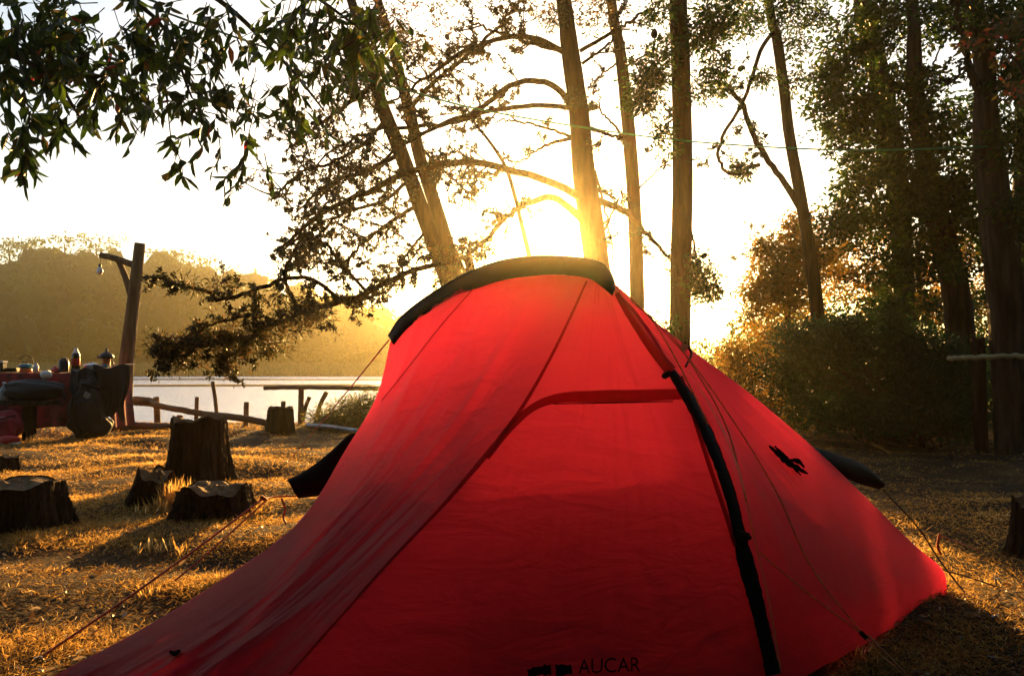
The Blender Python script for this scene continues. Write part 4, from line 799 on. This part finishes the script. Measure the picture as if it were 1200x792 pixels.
# ------------------------------------------------------------------ stumps
def stump(name, px, pyb, ytop, wt, wb, lab, seed, tilt=0, d=None, jag=.03, flare=5):
    b_ = gp(px, pyb) if d is None else ground_at(px, d); dd_ = b_[1]; h = (pyb - ytop) * dd_ / F_PX; rt, rb_ = pxr(wt, dd_), pxr(wb, dd_); gg = np.random.default_rng(seed)
    n = 120; a = np.linspace(0, 2 * np.pi, n, endpoint=False); rows = 22; V = []
    lob = 1 + .07 * np.sin(a * 5 + gg.random() * 6) + .05 * np.sin(a * 9 + gg.random() * 6) + .03 * np.sin(a * 17 + gg.random() * 6) + .025 * np.abs(np.sin(a * 23 + 2 * np.sin(a * 3))) + .02 * np.sin(a * 41 + gg.random() * 6)
    top_j = jag * np.sin(a * 3 + seed) + jag * .5 * np.sin(a * 7 + seed * 2)
    for r_ in range(rows):
        t = r_ / (rows - 1); rr_ = (rb_ + (rt - rb_) * (1 - (1 - t) ** 2.2)) * (1 + (lob - 1) * (1.6 - t)) * (1 + .016 * gg.normal(size=n))
        V.append(np.stack([np.cos(a) * rr_ + tilt * t * h, np.sin(a) * rr_, np.full(n, -.06 + (h + .06) * t) + (top_j + np.cos(a) * tilt * -.1) * t], 1))
    V = np.array(V) + [b_[0], b_[1], 0]; root = empty(name, (b_[0], b_[1], 0), lab, 'tree stump', 'tree stumps on the campsite')
    g = MB(); i, j = np.meshgrid(np.arange(rows - 1), np.arange(n), indexing='ij'); j2 = (j + 1) % n
    g.add(V.reshape(-1, 3), np.stack([i * n + j, i * n + j2, (i + 1) * n + j2, (i + 1) * n + j], -1).reshape(-1, 4), .5, True); kid(g, 'bark', M['stump'], root)
    c = V[-1].mean(0); g = MB(); rings = [V[-1] * (1 - k) + c * k + [0, 0, .002 + .012 * gg.normal() * (k > 0)] for k in (0.02, .3, .6, .85)]
    W_ = np.concatenate(rings + [c[None]]); i, j = np.meshgrid(np.arange(3), np.arange(n), indexing='ij'); j2 = (j + 1) % n
    g.add(W_, [tuple(x) for x in np.stack([i * n + j, i * n + j2, (i + 1) * n + j2, (i + 1) * n + j], -1).reshape(-1, 4)] + [(3 * n + k, 3 * n + (k + 1) % n, 4 * n) for k in range(n)]); kid(g, 'cut_face', M['cut'], root); return root
stump('tree_stump', 232, 560, 493, 58, 74, 'tallest dark tree stump with a flared foot, in front of the water', 4, jag=.02)
stump('tree_stump', 329, 507, 479, 28, 33, 'small squat stump farther off at the end of the sloping rail', 6, jag=.012)
stump('tree_stump', 178, 588, 556, 46, 74, 'low broken stump leaning against the foot of the tallest stump', 9, tilt=.25, jag=.035)
stump('tree_stump', 250, 604, 572, 78, 112, 'wide low sawn stump with a hollowed sunlit top, nearest the tent', 14, jag=.025)
stump('tree_stump', 22, 612, 566, 86, 110, 'broad flat dark stump cut by the left edge of the picture', 21, jag=.015)
stump('tree_stump', 8, 548, 536, 24, 34, 'small dark stump remnant behind the broad flat one at the left edge', 25, jag=.01)
stump('tree_stump', 1212, 642, 588, 40, 56, 'dark stump cut by the right edge of the picture', 31, jag=.02)
def tuft(px, py, n, h, lab, mat='straw', name='grass_tuft'):
    b_ = gp(px, py); g = MB(); c = np.zeros((n, 3)) + b_ + np.concatenate([rng.normal(0, .05, (n, 2)), np.zeros((n, 1))], 1); d = rng.normal(size=(n, 3)) * .35; d[:, 2] = 1
    chips(g, c, d, h * rng.uniform(.4, 1.1, n), .008, rng.uniform(.5, 1, n)); tag(g.build(name, M[mat], None, b_), lab, 'grass tuft', 'sunlit tufts among the stumps', 'stuff' if n < 150 else None)
tuft(205, 592, 200, .17, 'tallest sunlit straw tuft between the two low stumps'); tuft(222, 590, 130, .13, 'sunlit straw tuft touching the wide sawn stump'); tuft(186, 598, 90, .09, 'short sunlit straw tuft before the broken leaning stump'); tuft(186, 645, 40, .07, 'lone small tuft on the shaded ground in front of the stumps')

# ------------------------------------------------------------------ picnic table
TD = 9.0; TZ = .755
def tx_(px, d=TD): return (px - 600) / F_PX * d
M['check'] = m_plain('red_patterned_cloth', (.045, .008, .010), .85, scale=7, col2=(.32, .02, .022))
M['redbag'] = m_plain('red_nylon', (.28, .008, .012), .6, scale=4, bump=.4, bscale=12)
M['blackbag'] = m_plain('black_nylon', (.010, .011, .014), .7, scale=4, bump=.8, bscale=10)
M['navy'] = m_plain('navy_cloth', (.012, .018, .03), .8, scale=4, bump=.8, bscale=10)
M['white'] = m_plain('white_plastic', (.75, .75, .73), .4, var=.08)
M['steel'] = m_plain('steel', (.55, .55, .54), .3, metal=.85, var=.1)
M['teal'] = m_plain('teal_plastic', (.05, .22, .28), .4, var=.1)
M['orange'] = m_plain('orange_plastic_and_glow', (.65, .16, .05), .4, var=.1)
M['cola'] = m_plain('dark_bottle', (.012, .006, .005), .12, spec=.7)
M['redlabel'] = m_plain('red_label', (.6, .03, .03), .4, var=.1)
M['glass'] = m_glass('clear_glass')
tb = empty('picnic_table', (tx_(70), TD + .4, 0), 'picnic table with bare plank top showing behind the dark red cloth', 'table')
X0, X1 = tx_(-120), tx_(124)
g = MB()
for k in range(4): box(g, ((X0 + X1) / 2, TD + .08 + k * .12, TZ - .022), (X1 - X0 - .02, .115, .035), (0, 0, 0), .004)
kid(g, 'tabletop', M['wood'], tb)
for x in (X0 + .3, X1 - .25):
    for y in (TD + .12, TD + .42): g = MB(); box(g, (x, y, TZ / 2 - .03), (.07, .07, TZ - .03), (0, 0, 0), .005); kid(g, 'leg', M['wood'], tb)
# cloth: over the top, hanging at the front with folds
nx, nz = 120, 26; xs_ = np.linspace(X0 - .02, X1 + .03, nx); sv = np.linspace(0, 1, nz); V = np.zeros((nx, nz, 3))
for k, x in enumerate(xs_):
    f_ = .035 * math.sin(x * 9) + .02 * math.sin(x * 23 + 1)
    for q_, s_ in enumerate(sv):
        if s_ < .4: V[k, q_] = (x, TD + .52 - s_ / .4 * .50, TZ + .003 + .003 * math.sin(x * 30))
        else: t = (s_ - .4) / .6; V[k, q_] = (x, TD + .015 - .02 * math.sin(min(1, t * 4) * 1.57) - f_ * t, TZ - .66 * t - .02 * math.sin(x * 5) * t)
g = MB(); g.add(V.reshape(-1, 3), grid_faces(nx, nz), .5, True); ys_ = np.linspace(0, 1, 14); V = np.zeros((14, 16, 3))
for k, a in enumerate(ys_):
    for q_, t in enumerate(np.linspace(0, 1, 16)): V[k, q_] = (X1 + .03 + .02 * math.sin(a * 14) * t + .06 * t, TD + .0 + .52 * a, TZ + .003 - .66 * t)
g.add(V.reshape(-1, 3), grid_faces(14, 16), .5, True)
tag(g.build('tablecloth', M['check'], None, (tx_(70), TD, TZ)), 'dark red patterned cloth hanging down over the picnic table', 'tablecloth')
bz = .42; bn = empty('bench', (tx_(40), TD - .5, 0), 'low plank bench in front of the picnic table, under the bags', 'bench')
g = MB(); box(g, (tx_(20), TD - .48, bz), (1.5, .26, .05), (0, 0, 0), .006); kid(g, 'seat', M['stump'], bn)
for x in (tx_(-40), tx_(64)): g = MB(); box(g, (x, TD - .44, bz / 2 - .02), (.045, .2, bz - .03), (0, 0, 0), .005); kid(g, 'leg', M['stump'], bn)
def px(v): return v * TD / F_PX
T0 = TZ + .008
def on_table(px_, dy=.1): return np.array([tx_(px_, TD + dy), TD + dy, T0])
# cola bottle
c = on_table(89, .12); r = empty('cola_bottle', c, 'dark bottle with red label and white cap, on the table between jar and pot', 'bottle')
g = MB(); lathe(g, [(.001, 0), (.045, 0), (.048, .02), (.046, .12), (.048, .2), (.040, .235), (.018, .27), (.016, .285)], c, 20); kid(g, 'bottle_body', M['cola'], r)
g = MB(); lathe(g, [(.049, .085), (.0495, .087), (.0495, .17), (.049, .172)], c, 20); kid(g, 'label', M['redlabel'], r)
g = MB(); lathe(g, [(.042, .225), (.038, .24), (.022, .272), (.02, .30), (.001, .302)], c, 16); kid(g, 'cap', M['white'], r)
# dark lidded jar with handle
c = on_table(75, .08); r = empty('jar', c, 'squat dark jar with lid, left of the cola bottle', 'jar')
g = MB(); lathe(g, [(.001, 0), (.055, 0), (.058, .02), (.058, .12), (.05, .135)], c, 20); kid(g, 'jar_body', m_plain('dark_blue', (.012, .014, .04), .25), r)
g = MB(); lathe(g, [(.052, .133), (.052, .15), (.03, .158), (.03, .175), (.001, .178)], c, 18); kid(g, 'lid', M['black_plastic'], r)
g = MB(); box(g, c + [.045, 0, .15], (.018, .02, .05), (0, 0, 0), .004); kid(g, 'handle', M['white'], r)
# pot with lid
c = on_table(109, .25); r = empty('cooking_pot', c, 'shallow steel cooking pot with lid beside the tall kettle', 'pot')
g = MB(); lathe(g, [(.001, 0), (.08, 0), (.095, .02), (.098, .08), (.102, .085)], c, 24); kid(g, 'pot_body', M['steel'], r)
g = MB(); lathe(g, [(.104, .083), (.10, .092), (.05, .108), (.012, .112), (.012, .13), (.001, .132)], c, 24); kid(g, 'lid', M['steel'], r)
# kettle
c = on_table(125, .2); r = empty('kettle', c, 'tall kettle with wide black top, spout and orange-lit body, at the right of the table', 'kettle')
g = MB(); lathe(g, [(.001, 0), (.055, 0), (.05, .05), (.046, .12), (.05, .17)], c, 20); kid(g, 'kettle_body', M['orange'], r)  # orange glow of the low sun is put into the body colour
g = MB(); lathe(g, [(.05, .165), (.082, .175), (.085, .195), (.07, .225), (.03, .25), (.014, .255), (.014, .30), (.001, .302)], c, 20); kid(g, 'lid', M['black_plastic'], r)
g = MB(); tube(g, cr([c + [-.06, 0, .19], c + [-.095, 0, .195], c + [-.11, 0, .175]], 6), .012, 8); kid(g, 'spout', M['black_plastic'], r)
g = MB(); tube(g, cr([c + [.05, 0, .04], c + [.09, 0, .09], c + [.06, 0, .16]], 8), .008, 8); kid(g, 'handle', M['black_plastic'], r)
# blue towel
g = MB(); blob(g, on_table(121, .02) + [0, 0, .035], (.075, .05, .05), 12, .3, 3); tag(g.build('towel', M['teal'], None, on_table(121, .02)), 'crumpled teal towel in front of the kettle', 'towel')
# stove with ring
c = on_table(31, .15); r = empty('camping_stove', c, 'small camping stove with a wire ring, teal body and orange foot', 'stove')
g = MB(); lathe(g, [(.001, 0), (.07, 0), (.065, .045), (.05, .05)], c, 20); kid(g, 'foot', M['orange'], r)
g = MB(); lathe(g, [(.05, .048), (.085, .06), (.08, .09), (.03, .105), (.001, .107)], c, 20); kid(g, 'stove_body', M['teal'], r)
g = MB(); a = np.linspace(0, 2 * np.pi, 29); ce = c + [0, 0, .125]; tube(g, np.stack([np.cos(a) * .085 + ce[0], np.full(29, ce[1]), np.sin(a) * .085 + ce[2]], 1), .005, 6, caps=False)
for q_ in range(3): v_ = q_ * 1.05; tube(g, [ce + [-.083 * math.cos(v_), 0, -.083 * math.sin(v_)], ce + [.083 * math.cos(v_), 0, .083 * math.sin(v_)]], .003, 5)
kid(g, 'wire_ring', M['dark_cord'], r)
# cup
c = on_table(42.5, .1); g = MB(); lathe(g, [(.001, 0), (.026, 0), (.03, .05), (.03, .085), (.018, .09), (.018, .11), (.001, .112)], c, 18); tag(g.build('cup', M['white'], None, c), 'small white lidded cup beside the camping stove', 'cup')
c = on_table(2, .1); r = empty('food_tub', c, 'dark tub with a white lid at the left edge of the picture', 'tub'); g = MB(); box(g, c + [0, 0, .06], (.09, .09, .12), (0, 0, 0), .01); kid(g, 'tub_body', M['black_plastic'], r); g = MB(); box(g, c + [0, 0, .13], (.1, .1, .02), (0, 0, 0), .005); kid(g, 'lid', M['white'], r)
c = on_table(14, .2); g = MB(); box(g, c + [0, 0, .03], (.2, .16, .05), (0, 0, .1), .01); tag(g.build('tray', M['black_plastic'], None, c), 'low dark tray left of the camping stove', 'tray')
c = on_table(66, .1); g = MB(); blob(g, c + [0, 0, .03], (.06, .05, .035), 10, .3, 8); tag(g.build('food_bag', M['redlabel'], None, c), 'small crumpled red bag left of the squat jar', 'bag')
c = on_table(139, .44); g = MB(); box(g, c + [0, 0, .05], (.20, .02, .085), (-.2, 0, .1), .004); tag(g.build('paper_packet', m_plain('pale_card', (.5, .45, .38), .7), None, c), 'pale card packet propped at the right end of the table', 'packet')
c = on_table(52, .2); g = MB(); box(g, c + [0, 0, .012], (.13, .1, .02), (0, 0, .2), .006); tag(g.build('plate', M['steel'], None, c), 'flat pale plate right of the white cup', 'plate')
# backpack and jackets over the table's right end
c = np.array([tx_(120), TD - .17, 0]); r = empty('backpack', c, 'bulky black backpack and coat slumped against the right end of the table', 'backpack')
g = MB(); blob(g, c + [-.04, -.03, .30], (.19, .15, .31), 40, .10, 5, fr=4.5); blob(g, c + [-.03, 0, .14], (.23, .16, .16), 34, .1, 15, fr=4); kid(g, 'main_bag', M['blackbag'], r)
g = MB(); blob(g, c + [-.04, .0, .60], (.12, .12, .09), 30, .12, 9, fr=5); kid(g, 'top_pocket', M['blackbag'], r)
g = MB(); blob(g, c + [.0, -.15, .28], (.15, .07, .19), 30, .10, 12, fr=5); kid(g, 'front_pocket', M['blackbag'], r)
g = MB(); tube(g, cr([c + [-.05, -.21, .62], c + [-.12, -.22, .45], c + [-.1, -.22, .22], c + [0, -.2, .1]], 16), .014, 6, flat=.4); kid(g, 'strap', M['black_cloth'], r)
g = MB(); box(g, c + [.02, -.17, .50], (.08, .012, .07), (.1, .5, 0), .008); kid(g, 'badge', m_plain('grey_badge', (.35, .35, .34), .5), r)
def drape(px0, px1, zt, zb, y, seed, amp=.03, skew=0., over=.16):
    gg = np.random.default_rng(seed); nx, nz = 90, 60; U, W_ = np.meshgrid(np.linspace(0, 1, nx), np.linspace(0, 1, nz), indexing='ij')
    hem = zb + .05 * np.sin(U * 9 + seed) + .03 * np.sin(U * 23 + seed * 2); topz = zt + .03 * np.sin(U * 7 + seed) * (1 - W_)
    t = np.clip((W_ - .18) / .82, 0, 1); Z = topz * (1 - t) + hem * t; k = np.clip(1 - W_ / .18, 0, 1)
    Yv = y + over * k - .05 * np.sin(np.clip(W_ * 5, 0, 1) * 1.57) - .03 * t
    for _ in range(7): f = gg.uniform(8, 40); Yv = Yv + amp * gg.uniform(.3, 1) * np.abs(np.sin(U * f / 2 + gg.uniform(-2, 2) * W_ + gg.random() * 6)) * (10 / (f + 6)) * (.35 + t)
    X_ = tx_(px0) + (tx_(px1) - tx_(px0)) * (U + skew * t * (U - .5)) + .02 * np.sin(W_ * 9 + U * 4)
    G = np.stack([X_, Yv, Z], -1); g = MB(); g.add(G.reshape(-1, 3), grid_faces(nx, nz), .5, True); g.add((G + [0, .02, 0]).reshape(-1, 3), grid_faces(nx, nz), .5, True); return g
c = np.array([tx_(98), TD - .08, 0]); tag(drape(88, 118, .80, .30, TD - .09, 3, .04, -.3).build('jacket', M['navy'], None, c), 'dark navy jacket draped over the table edge, left of the backpack', 'jacket')
c = np.array([tx_(138), TD - .08, 0]); tag(drape(112, 156, .84, .22, TD - .06, 8, .045, -.25).build('coat', M['blackbag'], None, c), 'black coat hanging over the right-hand end of the table, behind the backpack', 'coat')
c = np.array([tx_(66), TD - .45, bz + .025]); g = MB(); blob(g, c + [0, 0, .12], (.36, .14, .13), 40, .08, 31, fr=5); tag(g.build('duffel_bag', M['blackbag'], None, c), 'long flat black bag lying on the bench', 'bag')
c = np.array([tx_(75), TD - .33, bz + .26]); g = MB(); blob(g, c + [0, -.02, .06], (.058, .05, .05), 14, .08, 41); tag(g.build('cap', M['white'], None, c), 'small white cap on top of the long black bag', 'cap')
c = np.array([tx_(39), TD - .50, bz + .025]); r = empty('glass_bottle', c, 'clear glass bottle with a narrow neck standing at the left end of the black bag', 'bottle')
g = MB(); lathe(g, [(.001, 0), (.05, 0), (.054, .02), (.054, .1), (.04, .135), (.016, .17), (.014, .2)], c, 20); kid(g, 'bottle_body', m_plain('grey_glass', (.25, .27, .27), .1, spec=.9), r)
g = MB(); lathe(g, [(.017, .195), (.017, .215), (.001, .217)], c, 12); kid(g, 'cap', M['white'], r)
c = np.array([tx_(50), TD - .75, 0]); r = empty('duffel_bag', c, 'slumped red bag with black strap on the ground under the bench', 'bag')
g = MB(); blob(g, c + [0, 0, .15], (.25, .14, .17), 40, .14, 51, fr=4); kid(g, 'main_bag', M['redbag'], r)
g = MB(); tube(g, cr([c + [-.2, -.12, .05], c + [-.05, -.17, .18], c + [.12, -.15, .26], c + [.22, -.05, .3]], 14), .014, 6, flat=.4); kid(g, 'strap', M['black_cloth'], r)
c = np.array([tx_(10), TD - .7, 0]); g = MB(); blob(g, c + [0, 0, .12], (.24, .12, .14), 36, .16, 61, fr=4); tag(g.build('stuff_sack', M['redbag'], None, c), 'crumpled red sack on the ground at the left edge, under the table', 'bag')
c = np.array([tx_(74), TD - .95, 0]); r = empty('shoe', c, 'shoe with bright red top and pale laces, on the grass before the red bag', 'shoe')
g = MB(); blob(g, c + [0, 0, .045], (.12, .05, .045), 12, .12, 71); kid(g, 'shoe_upper', M['redlabel'], r); g = MB(); box(g, c + [0, 0, .012], (.25, .085, .02), (0, 0, 0), .008); kid(g, 'sole', M['white'], r)
c = np.array([tx_(30), TD - .95, 0]); r = empty('shoe', c, 'dark shoe with pale laces, left of the red-topped one', 'shoe')
g = MB(); blob(g, c + [0, 0, .045], (.11, .05, .045), 12, .12, 73); kid(g, 'shoe_upper', M['blackbag'], r); g = MB(); box(g, c + [0, 0, .012], (.23, .085, .02), (0, 0, 0), .008); kid(g, 'sole', M['white'], r)
# small litter on the grass by the tent
for k, (x, y, lab) in enumerate([(146, 720, 'white scrap of paper on the grass left of the tent'), (1117, 682, 'white scrap beside the tent\'s right corner'), (1147, 702, 'pale splinter of wood right of the tent, by the peg')]):
    c = gp(x, y, .012); g = MB(); box(g, c, (.008, .02, .004), (.5, .4, .7 * k), .001); tag(g.build('litter_scrap', M['white'], None, c), lab, 'litter')
